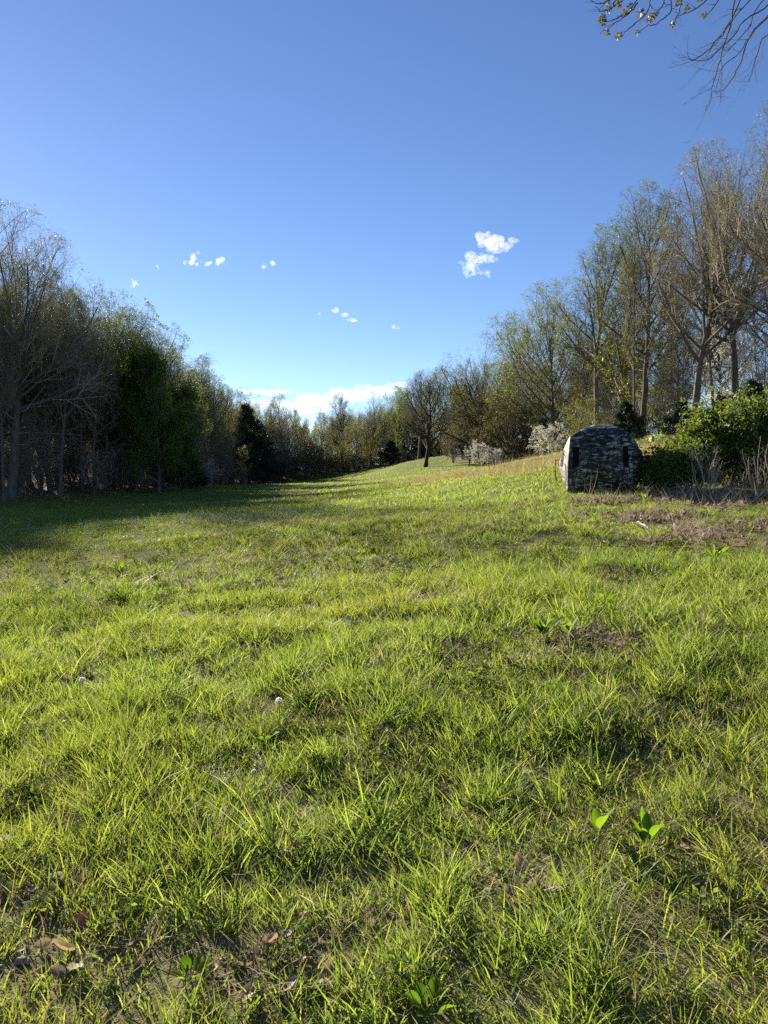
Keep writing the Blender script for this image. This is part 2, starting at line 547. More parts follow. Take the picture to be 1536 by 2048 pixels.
def make_proto(key, seed, H, r0, base, n1, L1, ang1, up1, shape, counts=(9, 6, 4), bark=BARK, twig=TWIG, leaf=None, nleaf=0,
               leafsize=.09, jit=.12, hang=False, aspect=1.6, flat=0.0, lean=.04, wig=.035, top=1.0, stems=1, spread=0.0,
               up2=.085, ratio=(.5, .52, .55), angtop=1.0, tw=.005, ang2=.65, low=0, wig2=.075, rnd=False):
    g = np.random.default_rng(seed)
    # trunk(s)
    S = 13
    P = []
    for s in range(stems):
        d = np.array([g.normal(0, lean), g.normal(0, lean), 1.0])
        if stems > 1:
            a = 6.28 * s / stems + g.normal(0, .4)
            k = spread * g.uniform(.4, 1.3)
            d = np.array([math.cos(a) * k, math.sin(a) * k, 1.0])
        d /= np.linalg.norm(d)
        p = np.array([d[0], d[1], 0]) * (.12 if stems > 1 else 0)
        h = H * top * (g.uniform(.7, 1.05) if stems > 1 else 1)
        pl = [p]
        for i in range(S):
            d = d + g.normal(0, wig, 3); d[2] += .12; d /= np.linalg.norm(d)
            p = p + d * h / S
            pl.append(p)
        P.append(pl)
    P = np.array(P)
    tt = np.linspace(0, 1, S + 1)
    prof = (1 - tt) ** .85 * .92 + .08
    prof[0] *= 1.35
    Rd = r0 * prof[None] * np.ones((len(P), 1))
    trunk = Geo(); tw_ = Geo()
    trunk.add(*tubes(P, Rd, 8 if stems == 1 else 5))
    shp = shape
    B1, R1 = grow(g, P, Rd, n1, base, .985, ang1, .16, lambda t, pl: L1 * shp((t - base) / (1 - base)), 6, up1, wig * 1.2, .74, tw * 2, angtop=angtop)
    trunk.add(*tubes(B1, R1, 5))
    allb = [B1]
    if low:
        Bl, Rl = grow(g, P, Rd, low, min(.28, base * .8), base, 1.35, .2, lambda t, pl: L1 * .5 + 0 * t, 5, -.02, .12, .2, tw * 1.5)
        tw_.add(*tubes(Bl, Rl, 3))
        Bq, Rq = grow(g, Bl, Rl, 6, .25, .98, .8, .25, lambda t, pl: pl * .4 * (1.1 - .7 * t), 2, .0, .12, .5, tw)
        tw_.add(*ribbons(Bq, Rq))
    B2, R2 = grow(g, B1, R1, counts[0], .22, .98, ang2, .22, lambda t, pl: pl * ratio[0] * (1.1 - .5 * t), 4, up2, wig2, .55, tw * 1.3)
    tw_.add(*tubes(B2, R2, 3))
    last = B2
    if counts[1]:
        B3, R3 = grow(g, B2, R2, counts[1], .2, .98, ang2, .25, lambda t, pl: pl * ratio[1] * (1.1 - .45 * t), 2, up2, wig2, .6, tw)
        tw_.add(*ribbons(B3, R3))
        last = B3
        if counts[2]:
            B4, R4 = grow(g, B3, R3, counts[2], .25, 1.0, ang2, .3, lambda t, pl: pl * ratio[2] * (1.15 - .4 * t), 1, up2, wig2, .7, tw * .8)
            tw_.add(*ribbons(B4, R4))
            last = B4
    if rnd:
        allp = last.reshape(-1, 3)
        z0_, ztop = np.percentile(allp[:, 2], 25), np.percentile(allp[:, 2], 99)
        zc = z0_ + .30 * (ztop - z0_)
        Rx = np.percentile(np.hypot(allp[:, 0], allp[:, 1]), 90) * 1.02
        Rz = (ztop - zc) * 1.0

        def dome_warp(V):
            q = V / np.array([Rx, Rx, 1.0]); q[:, 2] = np.maximum(V[:, 2] - zc, 0) / Rz
            r = np.linalg.norm(q, axis=1)
            k_ = np.where(r > .80, (.80 + .26 * (1 - np.exp(-(r - .80) / .26))) / np.maximum(r, 1e-6), 1.0)
            W_ = V * k_[:, None]
            W_[:, 2] = np.where(V[:, 2] > zc, zc + (V[:, 2] - zc) * k_, V[:, 2])
            return W_
        for G_ in (trunk, tw_):
            G_.V = [dome_warp(v) for v in G_.V]
    else:
        dome_warp = lambda V: V
    d = {'trunk': trunk.mesh(key + '_trunk', bark, True), 'twigs': tw_.mesh(key + '_twigs', twig)}
    if leaf is not None and nleaf:
        V, F = leaf_quads(g, last, int(nleaf * 1.9), leafsize * .66, jit, aspect, flat, hang, tri=True)
        cen = V.reshape(-1, 3, 3).mean(1); V = (V.reshape(-1, 3, 3) + (dome_warp(cen) - cen)[:, None]).reshape(-1, 3)
        d['crown'] = mesh_np(key + '_leaves', V, F, leaf)
    PROTO[key] = d


def egg(t):    # widest low, closing at the top
    return np.clip(.45 + 1.1 * t - 1.35 * t ** 2, .1, 1) * 1.15


def dome(t):
    return np.clip(.75 + .6 * t - 1.05 * t ** 2, .12, 1.1)


def cone(t):
    return np.clip(1.02 - t, .05, 1) ** .85


def tall(t):
    return np.clip(.62 + .95 * t - 1.15 * t ** 2, .3, 1)


def even(t):
    return np.clip(.80 + .5 * t - .55 * t ** 2, .3, 1)


def stout(t):
    return np.clip(1.0 - t ** 1.8, .08, 1)


def vase(t):
    return np.clip(.55 + .75 * t - .9 * t ** 2, .2, 1)


make_proto('poplar', 11, 22, .28, .40, 22, 8.2, .90, .05, tall, (10, 8, 5), leaf=LF_LIGHT, nleaf=9500, leafsize=.115, low=5, top=.80, angtop=.40, rnd=True)
make_proto('poplar_b', 12, 22, .25, .38, 20, 7.4, .85, .06, tall, (9, 8, 5), leaf=LF_LIGHT, nleaf=6500, leafsize=.115, low=5, top=.82, angtop=.45, rnd=True)
make_proto('oak_bud', 13, 21, .36, .55, 24, 10.0, .95, .045, even, (11, 8, 5), leaf=LF_BUD, nleaf=22000, leafsize=.12, aspect=2.2, low=5, wig=.05, top=.60, angtop=.32, rnd=True, twig=TWIG_LIFT)
make_proto('oak_bud_b', 14, 21, .34, .46, 18, 10.0, .80, .04, even, (10, 8, 5), leaf=LF_BUD, nleaf=6500, leafsize=.12, aspect=2.4, low=5, wig=.05, top=.62, angtop=.30, rnd=True)
make_proto('maple', 15, 18, .22, .26, 22, 8.4, .95, .045, even, (10, 8, 4), leaf=LF_YG, nleaf=14000, leafsize=.135, low=6, top=.66, angtop=.35, rnd=True)
make_proto('maple_b', 16, 17, .20, .28, 21, 7.4, .88, .05, even, (9, 8, 4), leaf=LF_YG, nleaf=9000, leafsize=.13, low=6, top=.70, angtop=.35, rnd=True)
make_proto('bare', 17, 21, .20, .36, 20, 7.0, .70, .08, tall, (10, 8, 4), low=10, top=.78, angtop=.5, rnd=True, twig=TWIG_LIFT)
make_proto('pole', 18, 17, .14, .42, 15, 4.8, .85, .06, tall, (8, 6, 3), leaf=LF_OLIVE, nleaf=2600, leafsize=.12, low=12, bark=BARK_L, wig=.03, top=.85, angtop=.5, rnd=True, twig=TWIG_LIFT)
make_proto('pole_b', 19, 15, .12, .30, 17, 4.6, .9, .05, tall, (8, 6, 3), leaf=LF_YG, nleaf=1800, leafsize=.12, low=12, bark=BARK_L, wig=.035, top=.85, angtop=.5, rnd=True, twig=TWIG_LIFT)
make_proto('leafy', 20, 15, .20, .08, 24, 6.6, 1.05, .05, dome, (9, 7, 3), leaf=LF_DARK, nleaf=15000, leafsize=.30, jit=.22, low=3, wig=.08, top=.9, angtop=.6)
make_proto('spread_oak', 21, 15, .34, .12, 28, 10.5, 1.25, .03, even, (11, 8, 4), leaf=LF_OLIVE, nleaf=15000, leafsize=.13, wig=.07, bark=BARK_D, twig=TWIG_D, up2=-.01, top=.62, angtop=.30, rnd=True)
make_proto('walnut', 22, 15.6, .34, .16, 22, 7.6, 1.0, .05, tall, (9, 7, 4), bark=BARK_D, twig=TWIG_D, leaf=LF_BUD, nleaf=2600, leafsize=.10, wig=.06, top=.8, angtop=.4, rnd=True)
make_proto('pale_bare', 23, 15, .22, .30, 14, 7.5, 1.0, .05, even, (8, 6, 3), bark=BARK_D, twig=TWIG, wig=.08, leaf=LF_BUD, nleaf=1500, leafsize=.12, top=.62, angtop=.35, rnd=True)
make_proto('sapling', 24, 8, .05, .12, 18, 3.0, 1.0, .06, dome, (8, 6, 0), leaf=LF_OLIVE, nleaf=3200, leafsize=.12, wig=.05, twig=TWIG_LIFT)
make_proto('sapling_b', 25, 7, .05, .12, 20, 3.2, 1.05, .05, egg, (8, 6, 0), leaf=LF_YG, nleaf=3600, leafsize=.13, wig=.06)
make_proto('brush', 26, 4.2, .025, .1, 14, 1.7, .8, .04, dome, (7, 5, 0), stems=10, spread=.6, leaf=LF_OLIVE, nleaf=1600, leafsize=.08, tw=.006, twig=TWIG_LIFT)
make_proto('thicket', 32, 9, .045, .08, 18, 3.0, .9, .06, dome, (8, 6, 0), stems=6, spread=.35, leaf=LF_BUD, nleaf=2500, leafsize=.11, tw=.007, twig=TWIG_LIFT)
make_proto('green_shrub', 27, 2.8, .02, .08, 12, 1.2, .8, .03, dome, (6, 4, 0), stems=10, spread=.6, leaf=LF_YG, nleaf=9000, leafsize=.10, tw=.004)
make_proto('dogwood', 28, 6, .07, .12, 26, 4.4, 1.2, .04, dome, (9, 5, 0), leaf=LF_WHITE, nleaf=10000, leafsize=.17, flat=.8, aspect=1.1, jit=.05, wig=.06, twig=TWIG_D)
make_proto('pine', 29, 14, .18, .05, 44, 4.8, 1.4, .02, cone, (10, 7, 0), leaf=LF_CONIF, nleaf=19000, leafsize=.40, aspect=3.0, jit=.14, wig=.05, bark=BARK_D, twig=TWIG_D, wig2=.08)
make_proto('cedar', 30, 7, .10, .03, 34, 2.5, 1.1, .06, stout, (9, 6, 0), leaf=LF_CONIF, nleaf=15000, leafsize=.26, aspect=2.4, jit=.1, wig=.09, bark=BARK_D, twig=TWIG_D)
make_proto('bright_maple', 31, 15, .17, .20, 24, 7.0, 1.0, .05, even, (9, 7, 4), leaf=LF_BRIGHT, nleaf=14000, leafsize=.16, low=4, top=.66, angtop=.35, rnd=True)

NAMES = {'poplar': 'poplar_tree', 'poplar_b': 'poplar_tree', 'oak_bud': 'oak_tree', 'oak_bud_b': 'oak_tree', 'maple': 'maple_tree', 'maple_b': 'maple_tree',
         'bare': 'bare_tree', 'pole': 'slender_tree', 'pole_b': 'slender_tree', 'leafy': 'leafy_tree', 'spread_oak': 'spreading_oak', 'walnut': 'lone_tree',
         'pale_bare': 'bare_tree', 'sapling': 'sapling', 'sapling_b': 'sapling', 'brush': 'brush_shrub', 'thicket': 'thicket', 'green_shrub': 'leafy_shrub', 'dogwood': 'dogwood_tree',
         'pine': 'pine_tree', 'cedar': 'cedar_tree', 'bright_maple': 'maple_tree'}
CATS = {'sapling': 'sapling', 'sapling_b': 'sapling', 'brush': 'shrub', 'thicket': 'thicket', 'green_shrub': 'shrub'}


def tree(kind, x, y, sc, rz, label, group=None, tilt=(0, 0), sxy=1.0):
    root = empty(NAMES[kind], (x, y, z1(x, y) - .08), rz, (sc * sxy, sc * sxy, sc))
    root.rotation_euler = (tilt[0], tilt[1], rz)
    tag(root, label, CATS.get(kind, 'tree'), group)
    for part, me in PROTO[kind].items():
        link(part, me, root)
    return root


def at_px(px, D):
    return (px - 768) / FPX * D, D


def tree_px(kind, px, D, top_y, rz, label, group=None, sxy=1.0, tilt=(0, 0), H=None):
    """tree whose trunk stands under photo column px at distance D and whose top reaches photo row top_y"""
    x, y = at_px(px, D)
    ztop = world_at(px, top_y, D)[2]
    h = ztop - z1(x, y)
    me = PROTO[kind]
    if 'H' not in me:
        pass
    hh = HEIGHT[kind]
    return tree(kind, x, y, h / hh, rz, label, group, tilt, sxy)


HEIGHT = {}
for k_, d_ in PROTO.items():
    mx = 0
    for me_ in d_.values():
        co = np.zeros(len(me_.vertices) * 3, np.float32); me_.vertices.foreach_get('co', co)
        mx = max(mx, float(np.percentile(co[2::3], 99.9)))
    HEIGHT[k_] = mx

GL = 'trees along the edge of the left wood'
GR = 'trees along the edge of the right wood'
GF = 'trees closing the far end of the meadow'
# --- left wood, the ones that stand out
tree_px('oak_bud', 22, 58, 405, .4, 'tallest round-crowned budding tree at the left edge of the photo', GL, 1.12)
tree_px('poplar', 8, 55, 560, 2.0, 'pale twin-looking trunk in front of the tallest left tree', GL, .55)
tree_px('bare', 120, 66, 545, 1.0, 'grey bare tree just right of the tallest left tree', GL)
tree_px('poplar_b', 165, 72, 570, 3.0, 'thin-topped tree with bare tips rising behind the left skyline', GL, .8)
tree_px('maple', 212, 76, 575, 2.2, 'yellow-green crown second along the left skyline', GL, 1.05)
tree_px('bare', 262, 84, 598, 4.4, 'bare grey top poking above the yellow-green left crowns', GL)
tree_px('maple', 272, 77, 622, 3.7, 'broad yellow-green crown behind the dark leafy tree', GL, 1.15)
tree_px('maple', 238, 82, 628, 1.9, 'rounded olive crown between two bare grey tops', GL, 1.1)
tree_px('maple', 322, 92, 690, .9, 'yellow-green crown rising behind the dark leafy tree', GL, 1.1)
tree_px('maple_b', 285, 82, 650, 5.1, 'yellow-green tree directly left of the dark leafy tree', GL, 1.1)
tree_px('leafy', 318, 74, 690, .8, 'dense dark green leafy tree in the middle of the left wood edge', GL, .82)
tree_px('leafy', 352, 82, 760, 3.3, 'smaller dark green leafy tree leaning out over the field', GL, .7)
tree_px('poplar', 385, 108, 728, 1.7, 'light green crown just right of the dark leafy tree', GL, 1.1)
tree_px('poplar_b', 418, 118, 742, .3, 'light green rounded crown, highest of the far left grove', GL, 1.35)
tree_px('poplar', 445, 122, 765, 2.6, 'light green crown at the right end of the far left grove', GL, 1.1)
tree_px('maple_b', 400, 112, 770, 4.0, 'olive crown low in the far left grove', GL)
tree_px('pine', 500, 140, 808, .0, 'dark pointed pine at the end of the left wood', GL, 1.1)
tree_px('pine', 528, 150, 862, 1.5, 'short dark pine beside the pointed pine', GL, 1.1)
tree_px('cedar', 365, 84, 905, .5, 'black-green evergreen low at the foot of the left wood', GL, 1.3)
tree_px('cedar', 395, 98, 925, 2.5, 'low black-green evergreen right of a white dogwood', GL, 1.4)
tree_px('dogwood', 412, 100, 915, 1.0, 'small white-flowering dogwood under the left wood', 'flowering dogwoods')
for k_, (x_, y_, h_) in enumerate([(-33, 54, 21.5), (-37, 60, 22), (-31.5, 63, 21), (-42, 66, 22), (-40, 55, 21), (-45, 74, 22), (-37, 71, 21), (-47, 62, 22), (-34, 78, 20), (-30, 71, 20)]):
    kk_ = ('oak_bud', 'leafy', 'maple')[k_ % 3]
    tree(kk_, x_, y_, (h_ - z1(x_, y_) * .5 - .9) / HEIGHT[kk_], k_ * 1.3, 'tall budding tree of the left wood beyond the left edge', 'tallest trees of the left wood')
# --- far end
tree_px('pale_bare', 573, 158, 822, .9, 'bare spreading tree alone against the low bright clouds', GF, 1.0)
tree_px('pole', 600, 168, 850, 1.9, 'thin dark tree right of the bare spreading tree', GF)
tree_px('maple_b', 640, 172, 832, 2.9, 'hazy yellow-green tree at the lowest point of the skyline', GF)
tree_px('poplar', 682, 165, 785, .2, 'tall light green open crown at the far end', GF, 1.0)
tree_px('oak_bud_b', 738, 162, 775, 1.1, 'pinkish budding crown at the far end', GF, .9)
tree_px('maple', 712, 152, 835, 3.6, 'low olive tree below the pinkish far crown', GF)
tree_px('bright_maple', 795, 160, 772, 2.0, 'bright green round crown behind the lone dark tree', GF, .8)
tree_px('maple_b', 765, 150, 820, 4.6, 'green tree between the pinkish crown and the lone dark tree', GF)
tree_px('cedar', 770, 140, 880, .6, 'dark evergreen at the far edge of the knoll', GF, 1.5)
# --- right wood
tree_px('walnut', 851, 116, 742, 2.5, 'lone dark bare tree standing on the knoll', None, 1.0)
tree_px('bare', 838, 135, 732, 2.2, 'grey bare crown behind the lone dark tree', GR, 1.4)
tree_px('maple', 893, 128, 728, 1.2, 'yellow-green dense crown right of the lone dark tree', GR, 1.0)
tree_px('spread_oak', 968, 100, 668, .7, 'broad dark-limbed spreading oak in the middle of the right wood', GR, .92)
tree_px('maple', 938, 104, 770, 2.7, 'low olive-green tree left of the spreading oak', GR, 1.0)
tree_px('spread_oak', 1010, 86, 740, 3.9, 'low spreading oak with drooping branches behind the dogwoods', GR, .9)
tree_px('maple', 1062, 84, 598, 4.9, 'tall yellow-green crown rising right of the spreading oak', GR, 1.1)
tree_px('maple_b', 1110, 76, 555, .5, 'leaning yellow-green tree, highest in the middle of the right wood', GR, 1.15)
tree_px('oak_bud_b', 1150, 70, 560, 1.4, 'grey-limbed budding tree left of the tall pair', GR, 1.0)
tree_px('poplar', 1195, 62, 452, 2.3, 'tall straight light green tree behind the camouflage blind', GR, 1.1)
tree_px('maple_b', 1240, 60, 430, 3.2, 'tall yellow-green tree just right of the blind', GR, 1.15)
tree_px('poplar_b', 1282, 52, 362, 4.1, 'tall double-looking trunk right of the blind', GR, 1.15)
tree_px('poplar_b', 1268, 50, 470, 1.1, 'slim dark trunk beside the tall double-looking trunk', GR, .6)
tree_px('oak_bud_b', 1382, 46, 325, .2, 'stout tall trunk with fan of bare limbs at the right', GR, 1.1)
tree_px('oak_bud', 1470, 44, 262, 1.9, 'tall brown-budding tree near the right edge', GR, .95)
tree_px('pole', 1335, 55, 470, .9, 'very thin trunk between the stout tree and the double-looking trunk', GR)
tree_px('pole', 1425, 52, 480, 2.9, 'thin trunk between the two tallest right trees', GR)
tree_px('oak_bud', 1640, 33, 150, 2.8, 'large oak off the right edge reaching bare limbs into the photo', GR, .95)
tree_px('poplar', 1540, 50, 420, 2.1, 'light green tree at the right edge behind the bush', GR)
tree_px('cedar', 1345, 40, 795, .4, 'dark evergreen right of the blind behind the bush', 'evergreens behind the bush', 1.2)
tree_px('cedar', 1440, 40, 785, 1.4, 'taller dark evergreen behind the big bush', 'evergreens behind the bush', 1.3)
tree_px('cedar', 1525, 36, 755, 2.4, 'dark evergreen at the right edge behind the bush', 'evergreens behind the bush', 1.3)
tree_px('cedar', 1265, 44, 800, 3.4, 'dark evergreen directly behind the blind', 'evergreens behind the bush', 1.2)
tree_px('dogwood', 1098, 62, 842, .2, 'largest white-flowering dogwood left of the blind', 'flowering dogwoods', 1.0)
tree_px('dogwood', 988, 78, 892, 2.2, 'low rounded white dogwood left of the largest one', 'flowering dogwoods', 1.0)
tree_px('dogwood', 955, 80, 878, 4.1, 'faint white dogwood farthest left below the spreading oak', 'flowering dogwoods', .8)
tree_px('dogwood', 1450, 56, 650, 3.1, 'white dogwood high between the right-hand trunks', 'flowering dogwoods', .55)
tree_px('sapling_b', 1165, 40, 792, 1.1, 'bright leafy sapling above the left shoulder of the blind', 'saplings by the right wood', 1.1)

# --- the rest of the woods
g = np.random.default_rng(99)


def fill(zone, kinds, probs, pts, smin, smax, labels, group):
    for (x, y) in pts:
        k = g.choice(kinds, p=probs)
        tree(str(k), x, y, g.uniform(smin, smax), g.uniform(0, 6.28), labels[str(k)], group, (g.normal(0, .03), g.normal(0, .03)), g.uniform(.8, 1.1))


def grid_pts(xa, xb, ya, yb, s, test):
    out = []
    for x in np.arange(xa, xb, s):
        for y in np.arange(ya, yb, s):
            a, b = x + g.uniform(-.45, .45) * s, y + g.uniform(-.45, .45) * s
            if test(a, b):
                out.append((a, b))
    return out


def lab(zone):
    return {'poplar': f'straight light green tree {zone}', 'poplar_b': f'straight light green tree {zone}', 'oak_bud': f'brown budding oak {zone}',
            'oak_bud_b': f'brown budding oak {zone}', 'maple': f'yellow-green tree {zone}', 'maple_b': f'yellow-green tree {zone}', 'bare': f'leafless grey tree {zone}',
            'pole': f'thin pole-like tree {zone}', 'pole_b': f'thin pale pole-like tree {zone}', 'sapling': f'thin olive sapling {zone}', 'sapling_b': f'yellow-green sapling {zone}',
            'brush': f'brown twiggy shrub {zone}', 'thicket': f'tall brown thicket {zone}', 'green_shrub': f'yellow-green leafy shrub {zone}', 'cedar': f'small dark evergreen {zone}'}


infr = lambda x, y, m: abs(x) < .5 * y + m
lp = grid_pts(-66, -18, 53, 190, 4.9, lambda x, y: x < left_edge(y) - 1.5 and x > left_edge(y) - 34 and infr(x, y, 5))
fill('l', ['poplar_b', 'oak_bud_b', 'maple_b', 'bare', 'pole', 'pole_b'], [.13, .08, .12, .12, .33, .22], lp, .72, .92, lab('deep in the shaded left wood'), 'trees massed in the left wood')
lp = grid_pts(-60, -18, 53, 185, 3.15, lambda x, y: x < left_edge(y) + .3 and x > left_edge(y) - 13 and infr(x, y, 3))
fill('l', ['sapling', 'sapling_b', 'brush', 'thicket', 'pole', 'pole_b'], [.14, .06, .28, .22, .16, .14], lp, .75, 1.2, lab('along the foot of the left wood'), 'undergrowth of the left wood')
rp = grid_pts(-10, 46, 42, 175, 6.0, lambda x, y: x > right_edge(y) + 2.5 and x < right_edge(y) + (11 if y < 70 else 22) and infr(x, y, 4) and (y > 70 or g.random() < .85))
fill('r', ['poplar_b', 'oak_bud_b', 'maple_b', 'bare', 'pole', 'pole_b'], [.15, .08, .13, .12, .36, .16], rp, .6, .82, lab('deeper inside the right wood'), 'trees massed in the right wood')
rp = grid_pts(-10, 40, 41, 170, 4.0, lambda x, y: x > right_edge(y) - .3 and x < right_edge(y) + (6 if y < 70 else 12) and infr(x, y, 2) and (y > 70 or g.random() < .62))
fill('r', ['sapling', 'sapling_b', 'brush', 'thicket', 'green_shrub', 'cedar'], [.16, .14, .32, .18, .13, .07], rp, .7, 1.05, lab('along the foot of the right wood'), 'undergrowth of the right wood')
fp = grid_pts(-40, 14, 176, 222, 4.8, lambda x, y: x > left_edge(190) - 20 and x < 14)
fill('f', ['poplar_b', 'oak_bud_b', 'maple_b', 'bare', 'pole'], [.15, .15, .2, .15, .35], fp, .45, .68, lab('in the distant wood closing the meadow'), 'trees of the distant wood')
fp = grid_pts(-28, 4, 164, 184, 3.3, lambda x, y: True)
fill('f', ['sapling', 'sapling_b', 'brush', 'thicket', 'green_shrub', 'cedar'], [.2, .15, .25, .25, .1, .05], fp, .7, 1.1, lab('at the foot of the distant wood'), 'undergrowth of the distant wood')
# ------------------------------------------------------------------ the camouflage blind
def camo_mat():
    m, N, L = new_mat('camouflage_fabric')
    tc = N.new('ShaderNodeTexCoord')

    def noise(scale, detail, rough, off, dist=0.0):
        mp = N.new('ShaderNodeMapping'); mp.inputs['Scale'].default_value = scale; mp.inputs['Location'].default_value = off
        L.new(tc.outputs['Object'], mp.inputs[0])
        n = N.new('ShaderNodeTexNoise'); n.inputs['Scale'].default_value = 1; n.inputs['Detail'].default_value = detail
        n.inputs['Roughness'].default_value = rough; n.inputs['Distortion'].default_value = dist
        L.new(mp.outputs[0], n.inputs[0])
        return n
    strokes = noise((4.0, 4.0, 17), 4, .65, (0, 0, 0), 1.0)
    r1 = ramp(N, [(.44, (.010, .010, .009)), (.51, (.028, .032, .028)), (.54, (.17, .175, .14)), (.62, (.44, .43, .36))])
    L.new(strokes.outputs[0], r1.inputs[0])
    cracks = noise((13, 13, 3.4), 4, .65, (5, 3, 1), 1.2)
    r2 = ramp(N, [(.41, (.03, .03, .035)), (.50, (1, 1, 1))])
    L.new(cracks.outputs[0], r2.inputs[0])
    mu = N.new('ShaderNodeMix'); mu.data_type = 'RGBA'; mu.blend_type = 'MULTIPLY'; mu.inputs[0].default_value = 1
    L.new(r1.outputs[0], mu.inputs[6]); L.new(r2.outputs[0], mu.inputs[7])
    big = noise((3.2, 3.2, 3.6), 3, .6, (2, 8, 4), .5)
    r3 = ramp(N, [(.40, (.42, .42, .38)), (.54, (1, 1, 1))])
    L.new(big.outputs[0], r3.inputs[0])
    mu2 = N.new('ShaderNodeMix'); mu2.data_type = 'RGBA'; mu2.blend_type = 'MULTIPLY'; mu2.inputs[0].default_value = 1
    L.new(mu.outputs[2], mu2.inputs[6]); L.new(r3.outputs[0], mu2.inputs[7])
    pb = N.new('ShaderNodeBsdfPrincipled'); pb.inputs['Roughness'].default_value = .6; pb.inputs['Specular IOR Level'].default_value = .35
    L.new(mu2.outputs[2], pb.inputs['Base Color'])
    bp = N.new('ShaderNodeBump'); bp.inputs['Strength'].default_value = .35; bp.inputs['Distance'].default_value = .02
    L.new(big.outputs[0], bp.inputs['Height']); L.new(bp.outputs[0], pb.inputs['Normal'])
    out = N.new('ShaderNodeOutputMaterial'); L.new(pb.outputs[0], out.inputs[0])
    return m


def make_blind():
    x, y = 5.52, 19.55
    root = empty('hunting_blind', (x, y, z1(x, y) - .03), R(-18))
    tag(root, 'square pop-up hunting blind in dark bark camouflage standing on the grass', 'blind')
    camo = camo_mat()
    black = plain_mat('black_mesh', (.006, .006, .007), .8, .1)
    W, H, B, RB = .775, 1.40, .28, .32      # half width, corner height, wall bulge, roof bulge

    def wall(u, v):
        m = np.maximum(np.abs(u), np.abs(v))
        b = B * (1 - m ** 1.45)
        sag = .035 * (1 - np.abs(u)) * np.sin(np.pi * np.clip((m - .1), 0, 1)) * -1
        inw = .05 * (v > 0) * v            # leans in towards the roof
        return u * (W - inw), -(W + b + sag * .5 - inw), H * (.5 + .5 * v)

    def grid(u0, u1, v0, v1, n, fn, lift=0.0):
        u, v = np.meshgrid(np.linspace(u0, u1, n), np.linspace(v0, v1, n))
        a, b, c = fn(u, v)
        V = np.stack([a, b - lift, c], -1).reshape(-1, 3)
        i = np.arange(n - 1)[:, None] * n + np.arange(n - 1)[None]
        F = np.stack([i, i + 1, i + n + 1, i + n], -1).reshape(-1, 4)
        return V, F

    def rot(V, k):
        a = k * math.pi / 2
        c, s_ = round(math.cos(a)), round(math.sin(a))
        return np.stack([V[:, 0] * c - V[:, 1] * s_, V[:, 0] * s_ + V[:, 1] * c, V[:, 2]], -1)

    def roof(u, v):
        m = np.maximum(np.abs(u), np.abs(v))
        return u * (W - .05), v * (W - .05), H + RB * (1 - m ** 1.8)
    for k in range(4):
        V, F = grid(-1, 1, -1, 1, 25, wall)
        wname = ['front_wall', 'right_wall', 'back_wall', 'left_wall'][k]
        w = link(wname, mesh_np(wname, rot(V, k), F, camo, False), root)
        wins = [(-.86, -.66, -.12, .60), (.70, .86, -.12, .60)] if k == 0 else ([(-.2, .28, -.08, .5)] if k != 3 else [(.30, .62, -.08, .52)])
        for (a, b, c, d) in wins:
            V, F = grid(a, b, c, d, 7, wall, .004)
            link('window', mesh_np('window', rot(V, k), F, black), w)
        # pole ribs from the corners to the hub, under the cloth edge
        G = Geo()
        for (su, sv) in ((-1, -1), (1, -1), (1, 1), (-1, 1)):
            t = np.linspace(1, .02, 9)
            a, b, c = wall(su * t, sv * t)
            P = np.stack([a, b + .012, c], -1)[None]
            G.add(*tubes(P, np.full((1, 9), .007), 5))
        me = G.mesh('pole', black)
        co = np.zeros(len(me.vertices) * 3, np.float32); me.vertices.foreach_get('co', co)
        me.vertices.foreach_set('co', rot(co.reshape(-1, 3).astype(float), k).astype(np.float32).ravel())
        link('pole', me, w)
        a, b, c = wall(np.array([0.]), np.array([0.]))
        Pp = rot(np.array([[a[0], b[0] + .02, c[0]], [a[0], b[0] - .012, c[0]], [a[0], b[0] - .03, c[0]]]), k)[None]
        link('hub', mesh_np('hub', *tubes(Pp, np.array([[.035, .035, .012]]), 8), camo), w)
    V, F = grid(-1, 1, -1, 1, 25, roof)
    rf = link('roof', mesh_np('roof', V, F, camo), root)
    # strap and pull cord on the left wall, cord loop on the roof
    P = np.array([[-1.10, -.42, .82], [-1.11, -.44, .62], [-1.10, -.45, .45], [-1.08, -.44, .30]])[None]
    link('strap', mesh_np('strap', *tubes(P, np.full((1, 4), .011), 4), black), root)
    P = np.array([[-1.10, -.42, .80], [-1.02, -.30, .82], [-.99, -.2, .80]])[None]
    link('strap', mesh_np('strap', *tubes(P, np.full((1, 3), .008), 4), black), root)
    pale = plain_mat('pale_cord', (.5, .48, .42))
    P = np.array([[-.17, -.2, 1.66], [-.20, -.2, 1.70], [-.22, -.2, 1.75], [-.21, -.2, 1.78]])[None]
    link('cord', mesh_np('cord', *tubes(P, np.full((1, 4), .006), 4), pale), rf)
    P = np.array([[-1.0, -.3, 1.02], [-1.06, -.33, 1.03], [-1.12, -.36, 1.03]])[None]
    link('tie', mesh_np('tie', *tubes(P, np.full((1, 3), .012), 4), pale), root)


make_blind()

